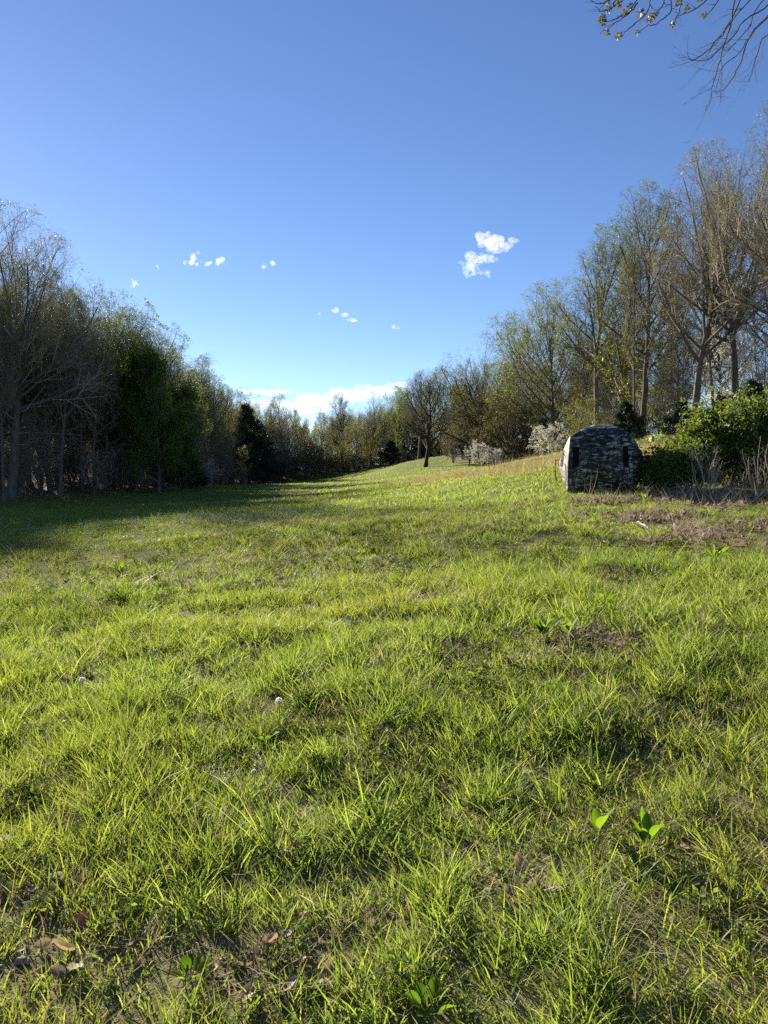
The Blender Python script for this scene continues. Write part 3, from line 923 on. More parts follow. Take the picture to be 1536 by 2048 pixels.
# ------------------------------------------------------------------ bushes on the right
def make_bush(px, py, D, lobes, nleaf, seed, label, leafsize=.068):
    gg = np.random.default_rng(seed)
    x, y = at_px(px, D)
    root = empty('leafy_bush', (x, y, z1(x, y) - .05))
    tag(root, label, 'bush', 'bushes beside the blind')
    stems = Geo(); lv = Geo()
    for (cx, cy_, cz, rx, ry, rz_, share) in lobes:
        n = max(14, int(60 * share))
        az = gg.uniform(0, 6.28, n); r = np.sqrt(gg.random(n))
        tip = np.stack([cx + np.cos(az) * rx * r, cy_ + np.sin(az) * ry * r, cz + rz_ * (gg.uniform(-.2, 1, n))], -1)
        base = np.stack([cx * .6 + gg.normal(0, .25, n), cy_ * .6 + gg.normal(0, .2, n), np.zeros(n)], -1)
        t = np.linspace(0, 1, 6)[None, :, None]
        mid = (base + tip) / 2; mid[:, 2] = tip[:, 2] * .75
        P = (1 - t) ** 2 * base[:, None] + 2 * t * (1 - t) * mid[:, None] + t ** 2 * tip[:, None]
        Rr = np.linspace(.014, .004, 6)[None] * np.ones((n, 1))
        stems.add(*tubes(P, Rr, 4))
        B, RB = grow(gg, P, Rr, 9, .3, 1., .8, .3, lambda t, pl: .45 + 0 * t, 3, .06, .15, .6, .0025)
        stems.add(*tubes(B, RB, 3))
        # leaves on the twigs plus sprays that fill the lobe's outer shell
        V, F = leaf_quads(gg, B, int(nleaf * share * .45), leafsize, .05, 1.7)
        lv.add(V, F)
        m = int(nleaf * share * .016)
        d = nrm(gg.normal(0, 1, (m, 3))); d[:, 2] = np.abs(d[:, 2]) * .9 - .25
        rr = gg.uniform(.72, 1.05, m)[:, None] * (.82 + .38 * vnoise(d[:, 0] * 2.3 + seed, d[:, 1] * 2.3 + d[:, 2] * 2.9, seed))[:, None]
        p0 = np.array([cx, cy_, cz]) + d * rr * np.array([rx, ry, rz_])
        out = nrm(d + gg.normal(0, .5, (m, 3)) + np.array([0, 0, .25])) * gg.uniform(.15, .42, m)[:, None]
        spray = np.stack([p0 - out * .5, p0, p0 + out * .6 + np.array([0, 0, -.02])], 1)
        stems.add(*tubes(spray, np.full((m, 3), .002), 3))
        V, F = leaf_quads(gg, spray, int(nleaf * share * .55), leafsize, .022, 1.7, tmin=0)
        lv.add(V, F)
    link('stems', stems.mesh('bush_stems', TWIG), root)
    link('foliage', lv.mesh('bush_leaves', LF_BUSH), root)


make_bush(1450, 985, 19.2, [(0, .4, 1.1, 1.25, 1.0, 1.25, 1.0), (1.3, .3, 1.15, 1.2, 1.0, 1.35, 1.0), (.5, -.1, .75, 1.0, .8, .95, .6), (2.3, .4, 1.2, 1.1, 1.0, 1.4, .8)], 21000, 41,
          'large glossy green bush at the right edge beside the blind')
make_bush(1345, 985, 18.6, [(.1, .3, .55, .65, .6, .62, 1.0), (-.25, .1, .32, .45, .4, .40, .6), (.5, 0, .45, .6, .5, .6, .7)], 9000, 42,
          'smaller green bush touching the right side of the blind')


def bare_shrub(px, D, h, n, seed, label, lean=.25, mat=TWIG_L):
    gg = np.random.default_rng(seed)
    x, y = at_px(px, D)
    root = empty('bare_shrub', (x, y, z1(x, y) - .03))
    tag(root, label, 'shrub', 'bare shrubs before the bush')
    az = gg.uniform(0, 6.28, n); k = gg.uniform(.05, lean * 2, n)
    d = nrm(np.stack([np.cos(az) * k, np.sin(az) * k, np.ones(n)], -1))
    p = np.stack([np.cos(az) * .08, np.sin(az) * .08, np.zeros(n)], -1) * gg.uniform(.2, 2.2, (n, 1))
    L = h * gg.uniform(.55, 1.05, n)
    pts = [p]
    for i in range(6):
        d = nrm(d + gg.normal(0, .10, (n, 3))); p = p + d * (L / 6)[:, None]; pts.append(p)
    P = np.stack(pts, 1)
    Rr = np.linspace(.0085, .003, 7)[None] * gg.uniform(.7, 1.3, (n, 1))
    link('stems', mesh_np('stems', *tubes(P, Rr, 5), mat), root)
    B, RB = grow(gg, P, Rr, 6, .3, .98, .6, .2, lambda t, pl: pl * .35 * (1.1 - .6 * t), 3, .05, .13, .6, .0022)
    C, RC = grow(gg, B, RB, 3, .3, .98, .6, .2, lambda t, pl: pl * .5, 2, .05, .13, .7, .0018)
    G = Geo(); G.add(*tubes(B, RB, 3)); G.add(*tubes(C, RC, 3))
    link('twigs', G.mesh('twigs', mat), root)


bare_shrub(1418, 17.0, 1.25, 11, 51, 'leafless pale twiggy shrub in front of the large green bush')
bare_shrub(1395, 17.3, .8, 6, 54, 'low leafless sprig at the foot of the pale twiggy shrub', .5)
bare_shrub(1525, 16.6, 1.35, 10, 52, 'leafless pale twiggy shrub cut by the right edge')
bare_shrub(1480, 16.4, .75, 4, 53, 'few upright dry stems between the two leafless shrubs', .15)
bare_shrub(1560, 16.8, 1.2, 8, 55, 'leafless twiggy shrub just beyond the right edge')

# ------------------------------------------------------------------ maple reaching in from above on the right
def overhang():
    gg = np.random.default_rng(61)
    bx, by = 6.9, 7.4
    root = empty('overhanging_maple', (bx, by, z1(bx, by) - .1))
    tag(root, 'maple with seed clusters whose drooping branches hang in at the top right', 'tree')
    o = np.array([bx, by, z1(bx, by) - .1])

    def path(px, D, sub=4):
        pts = np.array([world_at(a, b, D + dd) for (a, b, dd) in px]) - o
        n = len(pts); t = np.linspace(0, n - 1, (n - 1) * sub + 1)
        i = np.clip(t.astype(int), 0, n - 2); f = (t - i)[:, None]
        p0 = pts[np.clip(i - 1, 0, n - 1)]; p1 = pts[i]; p2 = pts[i + 1]; p3 = pts[np.clip(i + 2, 0, n - 1)]
        return .5 * ((2 * p1) + (p2 - p0) * f + (2 * p0 - 5 * p1 + 4 * p2 - p3) * f ** 2 + (3 * p1 - p0 - 3 * p2 + p3) * f ** 3)
    # trunk and limbs, outside the frame
    H = 11
    tz = np.linspace(0, H, 12)
    P = np.stack([.12 * np.sin(tz * .5), .1 * np.cos(tz * .6), tz], -1)[None]
    Rt = np.linspace(.20, .04, 12)[None]; Rt[0, 0] *= 1.3
    tr = Geo(); tr.add(*tubes(P, Rt, 10))
    hubA = world_at(1500, -210, 6.4) - o
    hubB = world_at(1620, -150, 7.0) - o
    limbs = []
    for (z0, hub, r) in ((5.2, hubA, .045), (4.6, hubB, .045)):
        t = np.linspace(0, 1, 8)[:, None]
        a = np.array([0, 0, z0]); m = (a + hub) / 2 + np.array([0, 0, .5])
        limbs.append(((1 - t) ** 2 * a + 2 * t * (1 - t) * m + t ** 2 * hub)); tr.add(*tubes(limbs[-1][None], np.linspace(r, .014, 8)[None], 6))
    B, RB = grow(gg, P, Rt, 16, .5, .98, .8, .2, lambda t, pl: 3.6 * (1.15 - t) + .4, 5, .06, .08, .45, .01)
    keep = B[:, :, 0].min(1) > -1.6
    B, RB = B[keep], RB[keep]
    tr.add(*tubes(B, RB, 5))
    link('trunk', tr.mesh('trunk', BARK), root)
    tw = Geo()
    C, RC = grow(gg, B, RB, 8, .25, .98, .7, .2, lambda t, pl: pl * .4, 3, .02, .1, .5, .004)
    tw.add(*tubes(C, RC, 3))
    A_ = [[(1500, -210, 0), (1400, -110, -.1), (1310, -20, -.2), (1297, 20, -.2), (1270, 47, -.2), (1247, 68, -.2)],
          [(1400, -110, -.1), (1300, -40, -.1), (1268, 10, -.1), (1247, 35, 0), (1225, 50, 0), (1201, 67, 0)],
          [(1500, -210, 0), (1390, -80, .1), (1345, -10, .1), (1343, 20, .1), (1320, 42, .1), (1295, 52, .1), (1280, 62, .1)],
          [(1500, -210, 0), (1470, -60, .2), (1420, -5, .2), (1385, 20, .2), (1358, 33, .2), (1346, 48, .2)],
          [(1300, -40, -.1), (1240, -8, .0), (1222, 15, .1), (1205, 22, .1), (1189, 13, .1)],
          [(1390, -80, .1), (1335, -10, .2), (1318, 22, .2), (1308, 36, .2)],
          [(1300, -40, -.1), (1262, -12, .1), (1240, 4, .2), (1216, 17, .2)],
          [(1300, -40, .1), (1232, -6, .1), (1200, 7, .1), (1180, 0, .1)],
          [(1470, -60, .2), (1440, -8, .3), (1424, 20, .3), (1410, 32, .3)],
          [(1275, 5, .0), (1262, 22, .05), (1226, 40, .05), (1206, 44, .05)],
          [(1470, -60, .2), (1375, -15, .3), (1358, 25, .3), (1349, 45, .3)]]
    Bp = [[(1620, -150, 0), (1490, -60, 0), (1465, 40, 0), (1448, 90, 0), (1438, 130, 0), (1425, 170, 0), (1423, 195, 0), (1411, 222, 0)],
          [(1620, -150, 0), (1500, -30, .1), (1455, 55, .1), (1420, 95, .1), (1396, 117, .1), (1384, 121, .1), (1376, 112, .1)],
          [(1620, -150, 0), (1545, 0, -.1), (1490, 40, -.1), (1455, 85, -.1), (1413, 119, -.1), (1386, 119, -.1)],
          [(1640, -100, 0), (1560, 10, .2), (1510, 60, .2), (1480, 105, .2), (1447, 132, .2), (1430, 185, .2)],
          [(1640, -100, 0), (1545, 20, .3), (1500, 70, .3), (1475, 140, .3), (1455, 170, .3), (1432, 188, .3)],
          [(1620, -150, 0), (1530, -30, -.2), (1480, 20, -.2), (1440, 75, -.2), (1415, 106, -.2)],
          [(1660, -60, 0), (1570, 40, .3), (1525, 80, .3), (1505, 140, .3), (1498, 165, .3)],
          [(1640, -100, 0), (1520, 5, .4), (1500, 50, .4), (1462, 95, .4), (1450, 100, .4)]]
    for lst, D in ((A_, 6.4), (Bp, 7.0)):
        for k, p in enumerate(lst):
            Q = path(p, D)[None]; Q = Q + gg.normal(0, .0045, Q.shape)
            S = Q.shape[1]
            Rr = np.linspace(.0075, .0024, S)[None]
            tw.add(*tubes(Q, Rr, 4))
            if lst is A_:
                E, RE = grow(gg, Q, Rr, 5, .35, .97, .7, .25, lambda t, pl: .05 + .09 * gg.random(t.shape), 3, .02, .25, .6, .0014)
                tw.add(*tubes(E, RE, 3))
            if lst is Bp:
                E, RE = grow(gg, Q, Rr, 9, .4, .98, .65, .2, lambda t, pl: .16 + .22 * gg.random(t.shape), 4, -.02, .2, .5, .0013)
                tw.add(*tubes(E, RE, 3))
                E2, RE2 = grow(gg, E, RE, 4, .3, 1., .7, .3, lambda t, pl: .06 + 0 * t, 2, 0, .2, .8, .0011)
                tw.add(*tubes(E2, RE2, 3))
    link('twigs', tw.mesh('twigs', TWIG_D), root)
    # seed clusters: a burst of winged seeds each
    seedm = leaf_mat('maple_seed', [(.13, .12, .035), (.20, .17, .06), (.24, .18, .08)], .35, None, objvar=.05)
    vs = []
    for q in range(3):
        n = 46
        d = nrm(gg.normal(0, 1, (n, 3)))
        c = d * .008
        s = gg.uniform(.020, .036, n)[:, None]
        b = nrm(np.cross(d, gg.normal(0, 1, (n, 3))))
        V = np.stack([c, c + d * s * .6 + b * .0055, c + d * s, c + d * s * .6 - b * .0055], 1).reshape(-1, 3)
        vs.append(mesh_np('seed_cluster', V, np.arange(4 * n).reshape(n, 4), seedm))
    for k, (a, b, dd) in enumerate([(1214, 3, .1), (1235, 8, .2), (1217, 18, .2), (1260, 13, .1), (1204, 37, .05), (1206, 45, .05), (1214, 66, 0), (1237, 72, -.2), (1249, 25, 0),
                                    (1281, 26, .1), (1299, 38, .2), (1307, 30, .2), (1275, 64, .1), (1345, 50, .2), (1357, 7, .3), (1374, 16, .25), (1408, 30, .3), (1400, -2, .3)]):
        c = link('seed_cluster', vs[k % 3], root)
        c.location = world_at(a, b, 6.4 + dd) - o
        c.scale = (gg.uniform(.75, 1.15),) * 3
        c.rotation_euler = tuple(gg.uniform(0, 6, 3))


overhang()

# ------------------------------------------------------------------ grass and other ground cover
def tuft(gg, n, rad, h, w, lean=.35, curl=.5, hj=.3):
    a = gg.uniform(0, 6.28, n); r = rad * np.sqrt(gg.random(n))
    base = np.stack([np.cos(a) * r, np.sin(a) * r, np.full(n, -.015)], -1)
    az = a + gg.normal(0, .9, n)
    out = np.stack([np.cos(az), np.sin(az), np.zeros(n)], -1)
    hh = h * np.exp(gg.normal(0, hj, n)); ln = np.abs(gg.normal(lean, lean * .6, n)); cu = np.abs(gg.normal(curl, curl * .7, n))
    tv = np.array([0, .35, .7, 1.0]); wv = np.array([.85, 1.0, .66, 0.0])
    tw_ = gg.uniform(0, 6.28, n)
    sv = nrm(np.stack([np.cos(tw_), np.sin(tw_), np.zeros(n)], -1))
    V = []
    for t, wk in zip(tv, wv):
        c = base + out * (ln * t + cu * t ** 2.2)[:, None] * hh[:, None] + np.array([0, 0, 1.0]) * (hh * (t - .32 * np.minimum(cu, 1.3) * t ** 2.4))[:, None]
        ww = (w * gg.uniform(.7, 1.3, n) if t == 0 else ww)
        if wk > 0:
            V += [c - sv * (ww * wk * .5)[:, None], c + sv * (ww * wk * .5)[:, None]]
        else:
            V += [c]
    V = np.stack(V, 1)
    i = np.arange(n)[:, None] * 7
    Q = np.concatenate([i + np.array([[0, 1, 3, 2]]), i + np.array([[2, 3, 5, 4]])])
    T = i + np.array([[4, 5, 6]])
    return V.reshape(-1, 3), [Q, T]


GRASS = leaf_mat('grass_blade', [(.080, .130, .028), (.125, .190, .040), (.175, .240, .055), (.25, .285, .10)], .64, (1.34, 1.32, .66), .5, .28, inst=True, dry=(.20, .20, .055), at_type='GEOMETRY')
STRAWM = leaf_mat('dry_grass_blade', [(.20, .15, .07), (.32, .25, .13), (.42, .35, .22)], .4, None, .6, .3, inst=True, dry=(.33, .24, .10))
WEEDM = leaf_mat('weed_leaf', [(.09, .145, .028), (.13, .195, .042), (.18, .24, .06)], .55, (1.3, 1.2, .5), .75, .08, inst=True, dry=(.16, .19, .08))
FLOW_LIT = leaf_mat('flower_lit_head', [(.50, .50, .42), (.62, .60, .55), (.20, .22, .10)], .45, None, .8, .05, inst=True, dry=(.5, .5, .4))
LITTER = leaf_mat('dead_leaf_litter', [(.10, .075, .05), (.18, .14, .095), (.29, .235, .17), (.48, .42, .34)], .3, None, .7, .3, inst=True, dry=(.26, .18, .11))


def scatter(name, meshes, x, y, rot, scl, tint, label, dz=0.0):
    n = len(x)
    z = zf(x, y) + dz
    me = bpy.data.meshes.new(name + '_points')
    me.vertices.add(n)
    me.vertices.foreach_set('co', np.stack([x, y, z], -1).astype(np.float32).ravel())
    A = me.attributes.new('rot', 'FLOAT_VECTOR', 'POINT'); A.data.foreach_set('vector', rot.astype(np.float32).ravel())
    A = me.attributes.new('scl', 'FLOAT_VECTOR', 'POINT'); A.data.foreach_set('vector', np.broadcast_to(scl, (n, 3)).astype(np.float32).ravel())
    A = me.attributes.new('tint', 'FLOAT', 'POINT'); A.data.foreach_set('value', tint.astype(np.float32))
    A = me.attributes.new('idx', 'INT', 'POINT'); A.data.foreach_set('value', rng.integers(0, len(meshes), n).astype(np.int32))
    o = link(name, me)
    ng = bpy.data.node_groups.new(name + '_scatter', 'GeometryNodeTree')
    ng.interface.new_socket('Geometry', in_out='INPUT', socket_type='NodeSocketGeometry')
    ng.interface.new_socket('Geometry', in_out='OUTPUT', socket_type='NodeSocketGeometry')
    N, L = ng.nodes, ng.links
    gi = N.new('NodeGroupInput'); go = N.new('NodeGroupOutput')
    jn = N.new('GeometryNodeJoinGeometry')
    for m in meshes:
        src = bpy.data.objects.new(name + '_source', m)
        oi = N.new('GeometryNodeObjectInfo'); oi.inputs['Object'].default_value = src; oi.inputs['As Instance'].default_value = False
        ti = N.new('GeometryNodeGeometryToInstance')
        L.new(oi.outputs['Geometry'], ti.inputs[0]); L.new(ti.outputs[0], jn.inputs[0])
    ip = N.new('GeometryNodeInstanceOnPoints'); ip.inputs['Pick Instance'].default_value = True

    def attr(nm, t):
        a = N.new('GeometryNodeInputNamedAttribute'); a.data_type = t; a.inputs[0].default_value = nm
        return a.outputs[0]
    er = N.new('FunctionNodeEulerToRotation')
    L.new(attr('rot', 'FLOAT_VECTOR'), er.inputs[0])
    L.new(gi.outputs[0], ip.inputs['Points']); L.new(jn.outputs[0], ip.inputs['Instance'])
    L.new(attr('idx', 'INT'), ip.inputs['Instance Index'])
    L.new(er.outputs[0], ip.inputs['Rotation'])
    L.new(attr('scl', 'FLOAT_VECTOR'), ip.inputs['Scale'])
    L.new(ip.outputs[0], go.inputs[0])
    md = o.modifiers.new('scatter', 'NODES'); md.node_group = ng
    tag(o, label, None, None, 'stuff')
    return o


def pts_in(y0, y1, dens, m=1.6):
    """random points in the slice y0..y1 of the field the lens can see, with a margin"""
    A = (.5 * 1.03 * (y0 + y1) + 2 * m) * (y1 - y0)
    n = int(A * dens)
    y = np.sqrt(rng.random(n) * (y1 ** 2 - y0 ** 2) + y0 ** 2)
    x = (rng.random(n) - .5) * (1.03 * y + 2 * m)
    return x, y


def open_field(x, y):
    return (x > left_edge(y) - 1) & (x < np.where(y > 14, right_edge(y) + 1, 99))


def lay(name, meshes, slices, label, dens_fn, scl_fn, tint_fn, tilt=.12, dz=0.0):
    X, Y, S = [], [], []
    for (y0, y1, d, s) in slices:
        x, y = pts_in(y0, y1, d)
        k = (rng.random(len(x)) < dens_fn(x, y)) & open_field(x, y)
        # nothing grows inside the blind
        k &= ~((np.abs(x - 5.52) < .7) & (np.abs(y - 19.55) < .7))
        X.append(x[k]); Y.append(y[k]); S.append(np.full(k.sum(), s))
    x = np.concatenate(X); y = np.concatenate(Y); s = np.concatenate(S)
    rot = np.stack([rng.normal(0, tilt, len(x)), rng.normal(0, tilt, len(x)), rng.uniform(0, 6.28, len(x))], -1)
    sc = s * scl_fn(x, y) * np.exp(rng.normal(0, .22, len(x)))
    return scatter(name, meshes, x, y, rot, sc[:, None], np.clip(tint_fn(x, y) + rng.normal(0, .12, len(x)), 0, 1), label, dz)


gg = np.random.default_rng(71)


def tm(nm, mat, *a, **k):
    V, F = tuft(gg, *a, **k)
    return mesh_np(nm, V, F, mat)


clump = lambda x, y: vnoise(x * 1.7, y * 1.7, 31) * .6 + vnoise(x * 4.3, y * 4.3, 32) * .4
def field_pts(slices, dens_fn):
    X, Y, S = [], [], []
    for (y0, y1, d, s) in slices:
        x, y = pts_in(y0, y1, d)
        k = (rng.random(len(x)) < dens_fn(x, y)) & open_field(x, y) & ~((np.abs(x - 5.52) < .7) & (np.abs(y - 19.55) < .7))
        X.append(x[k]); Y.append(y[k]); S.append(np.full(k.sum(), s))
    return np.concatenate(X), np.concatenate(Y), np.concatenate(S)


def blades(name, label, cx, cy_, nb, rad, h, w, lean, curl, tint, mat, hj=.3, fine_=True):
    """tufts of blades as one mesh: tuft centres cx, cy_ with nb blades each"""
    M = len(cx)
    rep = lambda a: np.repeat(np.broadcast_to(a, (M,)), nb)
    n = M * nb
    a = rng.uniform(0, 6.28, n); r = rep(rad) * np.sqrt(rng.random(n))
    bx = rep(cx) + np.cos(a) * r; by = rep(cy_) + np.sin(a) * r
    base = np.stack([bx, by, zf(bx, by) - .012], -1)
    az = a + rng.normal(0, .9, n)
    out = np.stack([np.cos(az), np.sin(az), np.zeros(n)], -1)
    hh = rep(h) * np.exp(rng.normal(0, hj, n)); ln = np.abs(rng.normal(lean, lean * .6, n)); cu = np.minimum(np.abs(rng.normal(curl, curl * .7, n)), 1.4)
    ww = rep(w) * rng.uniform(.65, 1.3, n)
    tw_ = rng.uniform(0, 6.28, n)
    sv = np.stack([np.cos(tw_), np.sin(tw_), np.zeros(n)], -1)
    tv, wv = (([0, .35, .7, 1.0], [.8, 1.0, .66, 0.0]) if fine_ else ([0, .5, 1.0], [.85, .85, 0.0]))
    V = []
    for t, wk in zip(tv, wv):
        c = base + out * ((ln * t + cu * t ** 2.2) * hh)[:, None] + np.array([0, 0, 1.0]) * (hh * (t - .32 * cu * t ** 2.4))[:, None]
        V += [c - sv * (ww * wk * .5)[:, None], c + sv * (ww * wk * .5)[:, None]] if wk > 0 else [c]
    V = np.stack(V, 1)
    k = V.shape[1]
    i = np.arange(n)[:, None] * k
    Q = [i + np.array([[0, 1, 3, 2]])] + ([i + np.array([[2, 3, 5, 4]])] if fine_ else [])
    T = i + np.array([[k - 3, k - 2, k - 1]])
    me = mesh_np(name, V.reshape(-1, 3), [np.concatenate(Q), T], mat)
    A = me.attributes.new('tint', 'FLOAT', 'POINT')
    A.data.foreach_set('value', np.repeat(np.clip(rep(tint) + rng.normal(0, .1, n), 0, 1), k).astype(np.float32))
    o = link(name, me)
    tag(o, label, None, None, 'stuff')
    return o


dens_g = lambda x, y: np.clip(1.15 - bare(x, y) * 1.15, .0, 1) * np.clip(.22 + 1.4 * clump(x, y), 0, 1)
tint_g = lambda x, y: np.clip(.75 * vnoise(x * .55, y * .55, 33) - .15 + .5 * straw(x, y), 0, .8)
size_g = lambda x, y: .38 + 1.9 * np.clip(clump(x + 7, y) - .12, 0, 1) ** 1.6
short = lambda x, y: 1 - .75 * np.clip(bare(x, y + .15) + bare(x, y + .45) + bare(x, y + .9) * (y > 8), 0, 1)
x_, y_, s_ = field_pts([(1.3, 5.2, 215, 1.0)], dens_g)
blades('grass', 'fine green spring grass nearest the camera', x_, y_, 21, .06, .12 * size_g(x_, y_), .0048, .36, .30, tint_g(x_, y_), GRASS)
x_, y_, s_ = field_pts([(5.2, 9.5, 125, 1.0)], dens_g)
blades('meadow_grass', 'fine green grass a few steps into the meadow', x_, y_, 22, .07, .115 * size_g(x_, y_) * short(x_, y_), .0068, .36, .32, tint_g(x_, y_), GRASS, .3, False)
x_, y_, s_ = field_pts([(9.5, 20, 34, 1.0)], dens_g)
blades('slope_grass', 'green grass on the slope around the blind', x_, y_, 22, .13, .085 * size_g(x_, y_) * short(x_, y_), .011, .45, .4, tint_g(x_, y_), GRASS, .35, False)
x_, y_, s_ = field_pts([(1.3, 9, 17, 1.0), (9, 18, 4, 1.0)], lambda x, y: np.clip((clump(x + 30, y) - .42) * 6, 0, 1) * np.clip(1 - bare(x, y + .3) * 1.6, 0, 1) * np.clip(1 - bare(x, y) * 1.6, 0, 1))
blades('tall_grass', 'taller coarse grass clumps standing out of the near meadow', x_, y_, 28, .06, .165 * s_ * (.7 + .5 * clump(x_, y_ + 9)), .0058, .36, .40, tint_g(x_, y_), GRASS, .3, True)
x_, y_, s_ = field_pts([(20, 30, 6, 1.0), (30, 48, 2.6, 1.4), (48, 75, 1.1, 2.0)], dens_g)
blades('middle_grass', 'green grass on the middle of the meadow', x_, y_, 22, .26 * s_ ** 1.4, .10 * (.6 + .8 * clump(x_, y_)), .02 * s_ ** 1.5, .4, .4, tint_g(x_, y_), GRASS, .35, False)
x_, y_, s_ = field_pts([(75, 120, .45, 1.0), (120, 172, .25, 1.3)], dens_g)
blades('distant_grass', 'green grass on the distant end of the meadow', x_, y_, 22, .9, .12 * (.6 + .8 * clump(x_, y_)), .07 * s_, .4, .4, tint_g(x_, y_), GRASS, .3, False)

dry = [tm('tuft', STRAWM, 14, .05, .09, .0026, .8, .5) for _ in range(4)] + [tm('tuft', STRAWM, 10, .05, .05, .004, 2.2, .3) for _ in range(3)]
lay('dead_grass', dry, [(1.3, 5, 130, .9), (5, 18, 40, 1.1)], 'matted dead grass between the green blades',
    lambda x, y: np.clip(.22 + 2.2 * np.clip(vnoise(x * 1.3, y * 1.3, 35) - .5, 0, 1) + 1.2 * bare(x, y), 0, 1), lambda x, y: 1 + 0 * x, lambda x, y: .2 + 0 * x, .3)
tall_dry = [tm('tuft', STRAWM, 30, .35, .38, .009, .22, .3) for _ in range(4)]
lay('golden_grass', tall_dry, [(22, 60, 5.5, .85)], 'golden dry grass along the top of the slope', lambda x, y: straw(x, y) ** 1.2, lambda x, y: .7 + .5 * clump(x, y), lambda x, y: .5 + 0 * x, .08)


def sprig(mat, n, h, leaf, spread, flower=None, nst=5):
    G = Geo()
    for k in range(nst):
        a = gg.uniform(0, 6.28); d = np.array([math.cos(a) * spread, math.sin(a) * spread, 1.0]) * h * gg.uniform(.6, 1.1)
        t = np.linspace(0, 1, 4)[:, None]
        P = (d * t + gg.normal(0, .006, (4, 3)))[None]
        G.add(*tubes(P, np.full((1, 4), .0011), 3))
        V, F = leaf_quads(gg, P, n, leaf, leaf * .55, 1.3, flat=.3, tmin=.1 if flower is None else .6, sizej=.2)
        G.add(V, F)
    return G.mesh('sprig', mat)


weeds = [sprig(WEEDM, 22, .07, .0125, .8) for _ in range(4)] + [sprig(WEEDM, 12, .06, .019, .9) for _ in range(3)]
lay('small_weeds', weeds, [(1.3, 6, 75, .9), (6, 15, 30, 1.2)], 'small round-leaved weeds low among the grass', lambda x, y: np.clip((vnoise(x * 1.1, y * 1.1, 36) - .3) * 2, 0.05, 1),
    lambda x, y: 1 + 0 * x, lambda x, y: vnoise(x, y, 37) * .7)
flow_lit = [sprig(FLOW_LIT, 9, .11, .0065, .45, True, 6) for _ in range(4)]


def flower_lit_d(x, y):
    s = np.zeros_like(x)
    for (a, b, rx, ry, k) in FL_LIT_SPOT:
        s = np.maximum(s, k * np.clip(1.3 - np.hypot((x - a) / rx, (y - b) / ry), 0, 1))
    return np.clip(s + .035, 0, 1)


FL_LIT_SPOT = [(*ground_at(px, py)[:2], rx, ry, k) for px, py, rx, ry, k in [(430, 1040, 3.2, 1.6, .8), (330, 1050, 1.5, 1.2, .6), (170, 1220, .9, .25, .8), (760, 1140, .35, .25, .8), (20, 1330, .3, .3, .7), (450, 1580, .25, .15, .7), (400, 1150, 1.2, .5, .35), (280, 1185, .6, .3, .4)]]  # crest spots: glow of sunlit grass heads painted as white flowers; others real flowers
lay('white_flowers_lit_heads', flow_lit, [(1.3, 8, 45, .9), (8, 26, 22, 1.25)], 'tiny white weed flowers, and grass heads whitened as sunlit, scattered in the grass', flower_lit_d, lambda x, y: 1 + 0 * x, lambda x, y: .3 + 0 * x)


def curl_leaf(mat, s, lobes=0, nm='dead_leaf'):
    """one dry leaf: lobed outline, midrib fold and a curl"""
    n = 7
    u = np.linspace(0, 1, n)
    wdt = np.sin(np.pi * np.clip(u * .94 + .05, 0, 1)) ** .8 * (1 + (.35 * np.sin(u * 19) if lobes else 0)) * .30
    V = []
    c = gg.uniform(.3, 1.2); f = gg.uniform(.1, .5)
    for i in range(n):
        a = (u[i] - .5) * c
        z = -(math.cos(a) - 1) * .6 * s + gg.normal(0, .015) * s
        for k in (-1, -.5, 0, .5, 1):
            V.append(((u[i] - .5) * s, k * wdt[i] * s, z + abs(k) ** 1.5 * f * .5 * s + gg.normal(0, .012) * s))
    i = np.arange(n - 1)[:, None] * 5 + np.arange(4)[None]
    F = np.stack([i, i + 1, i + 6, i + 5], -1).reshape(-1, 4)
    return mesh_np(nm, np.array(V), F, mat, True)


lit = [curl_leaf(LITTER, .07, 1, 'litter') for _ in range(5)] + [curl_leaf(LITTER, .045, 0, 'litter') for _ in range(3)] + [tm('litter', LITTER, 9, .06, .05, .004, 3.0, .2) for _ in range(3)]


def lit_d(x, y):
    strip = np.clip(1.2 - np.abs(y - (16.6 + .05 * x)) / 1.3, 0, 1) * np.clip((x - 5.5) / 1.5, 0, 1) * .5 * np.clip(vnoise(x * 1.6, y * 1.6, 44) * 2.4 - .8, 0, 1)
    return np.clip(bare(x, y) * .9 + strip, .004, 1)


def crumb():
    bm = bmesh.new(); bmesh.ops.create_icosphere(bm, subdivisions=1, radius=.009)
    for v in bm.verts:
        v.co *= gg.uniform(.6, 1.35)
        v.co.z *= .7
    me = bpy.data.meshes.new('crumb'); bm.to_mesh(me); bm.free(); me.materials.append(CRUMB)
    return me


CRUMB = leaf_mat('soil_crumb', [(.07, .052, .036), (.13, .10, .07), (.22, .18, .13), (.30, .26, .20)], 0.0, None, .9, .1, inst=True, dry=(.16, .125, .09))
lay('soil_crumbs', [crumb() for _ in range(5)], [(1.4, 9, 620, .9)], 'small soil crumbs and grit on the bare patches', lambda x, y: np.clip(bare(x, y) * 1.1, .02, 1), lambda x, y: np.exp(rng.normal(0, .4, len(x))), lambda x, y: .2 + 0 * x, .5, .003)
lay('leaf_litter', lit, [(1.4, 9, 420, .62), (9, 22, 200, 1.7)], 'brown dead leaves and twigs on the bare patches', lit_d, lambda x, y: 1 + 0 * x, lambda x, y: .3 + 0 * x, .6, .03)

# ------------------------------------------------------------------ single things in the grass
DOCKM = leaf_mat('dock_leaf', [(.09, .17, .018), (.12, .20, .024), (.15, .22, .03)], .65, (1.2, 1.2, .45), .6, .15, objvar=.06)


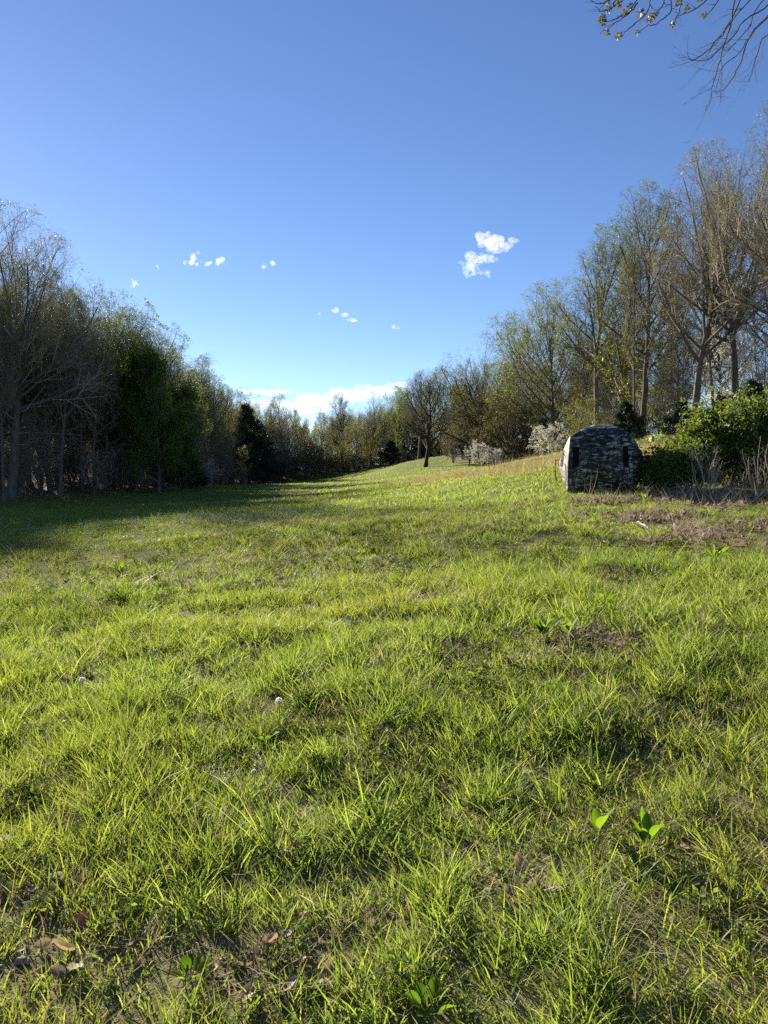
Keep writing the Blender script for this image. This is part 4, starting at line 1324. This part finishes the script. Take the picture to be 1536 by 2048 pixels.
def dock(px, py, h, n, label, seed, wide=.33, lean=.35):
    gd = np.random.default_rng(seed)
    x, y, z = ground_at(px, py)
    root = empty('broadleaf_weed', (x, y, z), gd.uniform(0, 6))
    tag(root, label, 'weed', 'broadleaf weeds in the grass')
    for k in range(n):
        a = 6.28 * k / n + gd.normal(0, .4)
        L = h * gd.uniform(.7, 1.1); ln = abs(gd.normal(lean, .15)); m = 9
        t = np.linspace(0, 1, m)
        cx = (ln * t + .25 * t ** 2) * L; cz = L * (t - .22 * t ** 2)
        w = np.where(t < .38, .012, np.sin(np.pi * np.clip((t - .36) / .65, 0, 1)) ** .75 * wide) * L * .5
        d = np.array([math.cos(a), math.sin(a)]); sd = np.array([-d[1], d[0]])
        tw_ = gd.normal(0, .5)
        sx = sd * math.cos(tw_)
        V = []
        for i in range(m):
            for q in (-1, -.5, 0, .5, 1):
                V.append((d[0] * cx[i] + sx[0] * q * w[i], d[1] * cx[i] + sx[1] * q * w[i], cz[i] + q * w[i] * math.sin(tw_) + abs(q) * w[i] * .35))
        i = np.arange(m - 1)[:, None] * 5 + np.arange(4)[None]
        F = np.stack([i, i + 1, i + 6, i + 5], -1).reshape(-1, 4)
        link('leaf', mesh_np('leaf', np.array(V), F, DOCKM, True), root)


dock(1195, 1685, .175, 4, 'broadleaf weed with one upright glowing leaf, left of the pair', 1, .27, .08)
dock(1290, 1718, .19, 9, 'broadleaf weed with clustered upright leaves, right of the pair', 2, .20, .10)
dock(1085, 1290, .24, 12, 'spreading clump of broadleaf weeds beside the stony bare patch', 3, .20, .16)
dock(1135, 1285, .23, 8, 'smaller broadleaf clump touching the stony bare patch', 6, .19, .18)
dock(1430, 1125, .22, 11, 'broadleaf weed standing near the brown litter at the right', 4, .22, .3)
dock(1290, 1010, .3, 7, 'broadleaf weed below the blind at the edge of the litter', 5, .25, .4)
dock(860, 2040, .10, 8, 'broadleaf rosette at the bottom edge of the photo', 7, .4, .6)
dock(530, 1490, .10, 7, 'low broadleaf rosette below the dandelion clock', 8, .45, .7)
dock(360, 1640, .09, 6, 'low broadleaf rosette in the left foreground', 9, .45, .7)
dock(380, 1970, .07, 7, 'low broadleaf rosette near the bottom left', 10, .45, .7)
dock(965, 1085, .24, 8, 'dark broadleaf clump on the middle of the slope', 11, .25, .35)
dock(240, 1150, .22, 8, 'dark broadleaf clump near the shadow on the left slope', 12, .25, .4)
dock(1210, 1215, .16, 7, 'broadleaf clump above the stony bare patch', 13, .25, .4)


def dandelion(px, py, h, rr, label, seed):
    gd = np.random.default_rng(seed)
    x, y, z = ground_at(px, py)
    root = empty('dandelion_clock', (x, y, z))
    tag(root, label, 'dandelion', 'dandelion clocks')
    P = np.array([[0, 0, 0], [.005, 0, h * .4], [.002, .004, h * .75], [0, 0, h]])[None]
    link('stem', mesh_np('stem', *tubes(P, np.full((1, 4), .0022), 6), DOCKM), root)
    n = 150
    d = nrm(gd.normal(0, 1, (n, 3))); c = np.array([0, 0, h])
    G = Geo()
    G.add(*ribbons(np.stack([c + d * .004, c + d * rr * .75], 1), np.full((n, 2), .0005)))
    m = 9
    b = nrm(np.repeat(d, m, 0) + gd.normal(0, .75, (n * m, 3)))
    s = np.repeat(c + d * rr * .72, m, 0)
    G.add(*ribbons(np.stack([s, s + b * rr * .30], 1), np.full((n * m, 2), .0006)))
    link('seed_head', G.mesh('seed_head', leaf_mat('pappus', [(.75, .75, .70), (.8, .8, .76)], .5, None, .8, .1, objvar=0)), root)
    return root


dandelion(558, 1488, .24, .020, 'white dandelion clock standing alone in the middle grass', 1)
dandelion(165, 1405, .15, .02, 'small white dandelion clock at the left', 2)
dandelion(508, 1600, .13, .014, 'closed whitish dandelion head low in the foreground', 3)

BROWN = leaf_mat('dry_leaf_brown', [(.15, .085, .05), (.21, .13, .075)], .35, (1.1, .9, .7), .6, .3, objvar=.25)
TAN = leaf_mat('dry_leaf_tan', [(.30, .22, .14), (.38, .30, .20)], .35, (1.1, 1., .8), .6, .3, objvar=.2)
PALE = leaf_mat('dry_leaf_pale', [(.50, .45, .40), (.60, .55, .50)], .35, None, .6, .3, objvar=.2)
_dl = [(105, 1715, BROWN, .085, 'orange-brown dry leaf at the far left foreground'), (355, 1712, TAN, .08, 'glowing tan dry leaf lying flat in the left foreground'),
       (165, 1870, BROWN, .12, 'dark red-brown curled leaf standing up at the bottom left'), (125, 1920, TAN, .10, 'tan curled leaf below the dark red-brown leaf'),
       (150, 1960, BROWN, .09, 'brown leaf nearest the bottom left corner'), (605, 1850, BROWN, .05, 'small rust-red leaf in the bottom middle'),
       (1040, 1750, TAN, .09, 'tan leaf standing in the grass right of centre'), (1115, 1755, TAN, .07, 'tan curled leaf beside a pale stick'),
       (590, 1705, BROWN, .06, 'reddish leaf in the centre foreground'), (110, 1775, PALE, .08, 'pale bleached leaf at the left'), (225, 1785, PALE, .07, 'pale bleached leaf right of its neighbour at the left'),
       (545, 1905, TAN, .08, 'tan leaf on the bare patch at the bottom'), (600, 1945, BROWN, .07, 'brown leaf on the bare patch at the bottom'),
       (395, 1545, BROWN, .06, 'brown leaf in the grass left of centre'), (660, 1960, TAN, .08, 'tan leaf at the right of the bottom bare patch'),
       (10, 1700, PALE, .09, 'pale leaf cut by the left edge'), (130, 1455, PALE, .07, 'pale leaf at the left middle'), (1050, 1560, PALE, .07, 'pale leaf in the right middle grass'),
       (835, 1825, PALE, .05, 'small pale leaf in the bottom right half'), (1100, 1455, BROWN, .06, 'brown leaf below the stony patch'), (1370, 1715, TAN, .06, 'tan leaf right of the broadleaf pair'),
       (190, 1690, TAN, .07, 'tan leaf beside dry grass at the left'), (690, 2010, BROWN, .07, 'brown leaf at the bottom edge')]
for (px, py, m_, s_, lb) in _dl:
    x, y, z = ground_at(px, py)
    o = link('dead_leaf', curl_leaf(m_, s_ * .85, 1))
    o.location = (x, y, z + .035)
    o.rotation_euler = (gg.normal(0, .45), gg.normal(0, .45), gg.uniform(0, 6.28))
    tag(o, lb, 'leaf', 'dead leaves lying in the grass')

STONE = bark_mat('pale_stone', (.22, .17, .13), (.48, .40, .32), 30, .6, 1.0)


def stone(x, y, s, label, group, seed):
    gd = np.random.default_rng(seed)
    bm = bmesh.new()
    bmesh.ops.create_icosphere(bm, subdivisions=2, radius=s)
    k = gd.uniform(.6, 1.2, 3) * np.array([1.1, .9, .6]); ph = gd.uniform(0, 6, 3)
    for v in bm.verts:
        n = 1 + .22 * math.sin(v.co.x / s * 2.3 + ph[0]) + .18 * math.sin(v.co.y / s * 3.1 + ph[1]) + .12 * math.sin(v.co.z / s * 4 + ph[2])
        v.co = Vector((v.co.x * k[0] * n, v.co.y * k[1] * n, v.co.z * k[2] * n))
    me = bpy.data.meshes.new('stone'); bm.to_mesh(me); bm.free(); me.materials.append(STONE)
    o = link('stone', me); o.location = (x, y, z1(x, y) + s * .3); o.rotation_euler = (0, 0, gd.uniform(0, 6))
    tag(o, label, 'stone', group)


for k, (px, py, s_, lb) in enumerate([(1165, 1320, .045, 'largest orange-tan stone at the lower edge of the bare patch'), (1195, 1318, .028, 'small stone right of the largest orange-tan stone'),
                                      (1215, 1300, .03, 'pale stone in the middle of the bare patch'), (1180, 1275, .022, 'small pale stone high on the bare patch'),
                                      (1230, 1315, .03, 'pale stone at the right of the bare patch'), (1375, 1295, .035, 'white stone in the small hollow at the right')]):
    x, y, z = ground_at(px, py)
    stone(x, y, s_, lb, 'stones on the bare patch', 100 + k)


def stick(pts, r, label, mat=TWIG_L, lift=.03):
    P = np.array([(*ground_at(a, b)[:2], 0) for a, b in pts])
    P[:, 2] = [z1(a, b) + lift for a, b, _ in P]
    n = 8
    t = np.linspace(0, len(P) - 1, n)
    Q = np.stack([np.interp(t, np.arange(len(P)), P[:, k]) for k in range(3)], -1) + gg.normal(0, r * .8, (n, 3))
    V, F = tubes(Q[None] - Q[0], np.linspace(r, r * .6, n)[None], 6)
    o = link('fallen_stick', mesh_np('fallen_stick', V, F, mat)); o.location = Q[0]
    tag(o, label, 'stick', 'fallen sticks')


stick([(1095, 1805), (1140, 1790)], .009, 'short pale stick in the right foreground')
stick([(1265, 1050), (1310, 1062)], .03, 'bleached white stick on the brown litter', PALE)
stick([(1340, 1012), (1480, 1022)], .016, 'long pale stick lying below the leafless shrubs')
stick([(1300, 985), (1345, 1010)], .013, 'leaning pale stick at the foot of the small bush')
stick([(1395, 1030), (1475, 1000)], .012, 'grey stick crossing the litter by the leafless shrub')
stick([(1330, 1078), (1400, 1070)], .014, 'grey stick on the nearest brown litter patch')
stick([(1450, 1040), (1536, 1030)], .012, 'thin stick on the litter near the right edge')
stick([(330, 1590), (365, 1608)], .004, 'thin pale stalk lying in the left foreground')

# ------------------------------------------------------------------ clouds
def cloud_mat(name, dens, size):
    m, N, L = new_mat(name)
    tc = N.new('ShaderNodeTexCoord')
    no = N.new('ShaderNodeTexNoise'); no.inputs['Scale'].default_value = 1.0 / size; no.inputs['Detail'].default_value = 3; no.inputs['Roughness'].default_value = .55
    L.new(tc.outputs['Object'], no.inputs[0])
    mr = N.new('ShaderNodeMapRange'); mr.inputs[1].default_value = .40; mr.inputs[2].default_value = .85; mr.inputs[3].default_value = 0; mr.inputs[4].default_value = dens * 1.7
    L.new(no.outputs[0], mr.inputs[0])
    v = N.new('ShaderNodeVolumePrincipled')
    v.inputs['Color'].default_value = (1, 1, 1, 1)
    L.new(mr.outputs[0], v.inputs['Density'])
    v.inputs['Anisotropy'].default_value = .25
    out = N.new('ShaderNodeOutputMaterial'); L.new(v.outputs[0], out.inputs['Volume'])
    return m


def cloud(puffs, D, dens, label, seed, vox, disp, name='cloud', flat=1.0, nsz=11.0):
    gd = np.random.default_rng(seed)
    bm = bmesh.new()
    c0 = world_at(puffs[0][0], puffs[0][1], D)
    for (px, py, r, n) in puffs:
        for k in range(n):
            p = world_at(px + np.clip(gd.normal(0, r * .5), -r, r), py + gd.normal(0, r * .36 * flat), D) - c0
            p[1] += gd.normal(0, r * .5) / FPX * D
            rad = r / FPX * D * gd.uniform(.30, .66)
            M = Matrix.Translation(Vector(p)) @ Matrix.Diagonal((rad, rad, rad * flat, 1))
            bmesh.ops.create_icosphere(bm, subdivisions=2, radius=1.0, matrix=M)
    me = bpy.data.meshes.new(name); bm.to_mesh(me); bm.free()
    me.materials.append(cloud_mat(name + '_vapour', dens, nsz * D / FPX))
    o = link(name, me); o.location = c0
    s = D / FPX
    md = o.modifiers.new('merge', 'REMESH'); md.mode = 'VOXEL'; md.voxel_size = vox * s
    for (sc, st) in ((12, disp * .8),):
        tx = bpy.data.textures.new('puff', 'CLOUDS'); tx.noise_scale = sc * s; tx.noise_depth = 3
        md = o.modifiers.new('puff', 'DISPLACE'); md.texture = tx; md.strength = st * s; md.mid_level = .5; md.texture_coords = 'LOCAL'
    tag(o, label, 'cloud', 'small white clouds')


CD = 3000
cloud([(985, 482, 27, 16), (1005, 496, 20, 10), (965, 488, 16, 6), (1030, 483, 15, 6)], CD, .014, 'largest white puffy cloud, upper half of the right pair', 1, 1.6, 9, flat=.62)
cloud([(966, 516, 26, 12), (938, 520, 16, 6), (948, 543, 24, 8), (975, 546, 14, 5), (928, 534, 12, 3)], CD, .011, 'white puffy cloud, lower half of the right pair', 2, 1.6, 9, flat=.5)
cloud([(388, 514, 9, 8), (380, 524, 8, 6), (400, 530, 7, 4)], CD, .022, 'small bright hooked cloud on the left of the sky', 3, 1.2, 5)
cloud([(422, 525, 8, 6), (440, 524, 8, 6), (452, 529, 6, 3)], CD, .022, 'small cloud right of the hooked cloud', 4, 1.2, 5)
cloud([(530, 530, 6, 4), (545, 526, 7, 5), (552, 529, 4, 2)], CD, .022, 'tiny cloud left of centre', 5, 1.0, 4)
cloud([(672, 620, 9, 5), (688, 630, 10, 6), (708, 639, 10, 7)], CD, .022, 'slanting little cloud in the middle of the sky', 6, 1.2, 5, flat=.6)
cloud([(790, 655, 6, 5), (796, 657, 5, 3)], CD, .022, 'tiny cloud right of the slanting one', 7, 1.0, 4)
cloud([(272, 565, 7, 6), (268, 571, 5, 3)], CD, .022, 'tiny bright cloud above the left wood', 8, 1.0, 4)
cloud([(317, 532, 4, 4)], CD, .018, 'faintest tiny cloud on the left', 9, 1.0, 4)
cloud([(640, 627, 4, 4)], CD, .018, 'speck of cloud left of the slanting one', 10, .8, 3)
cloud([(352, 718, 10, 6), (340, 722, 8, 4)], CD, .022, 'bright cloud peeping over the dark leafy tree', 11, 1.2, 5)
BD = 9000
cloud([(500, 783, 30, 12), (540, 786, 34, 14), (575, 782, 20, 8)], BD, .0022, 'thin streak of cloud low over the far left grove', 12, 1.6, 4, flat=.16)
cloud([(560, 768, 14, 7)], BD, .0022, 'short thin streak above the low cloud bank', 13, 1.0, 2, flat=.12)
cloud([(510, 808, 34, 16), (570, 812, 38, 20), (630, 802, 40, 24), (690, 790, 42, 24), (745, 782, 40, 20), (660, 820, 26, 12), (610, 822, 30, 14), (790, 775, 30, 12)], BD, .0022,
      'long bright cloud bank low over the far end of the meadow', 14, 2.0, 6, flat=.30)
cloud([(580, 852, 36, 14), (640, 856, 36, 14), (700, 850, 36, 12)], BD, .0022, 'lowest cloud behind the bare spreading tree', 15, 1.8, 5, flat=.25)
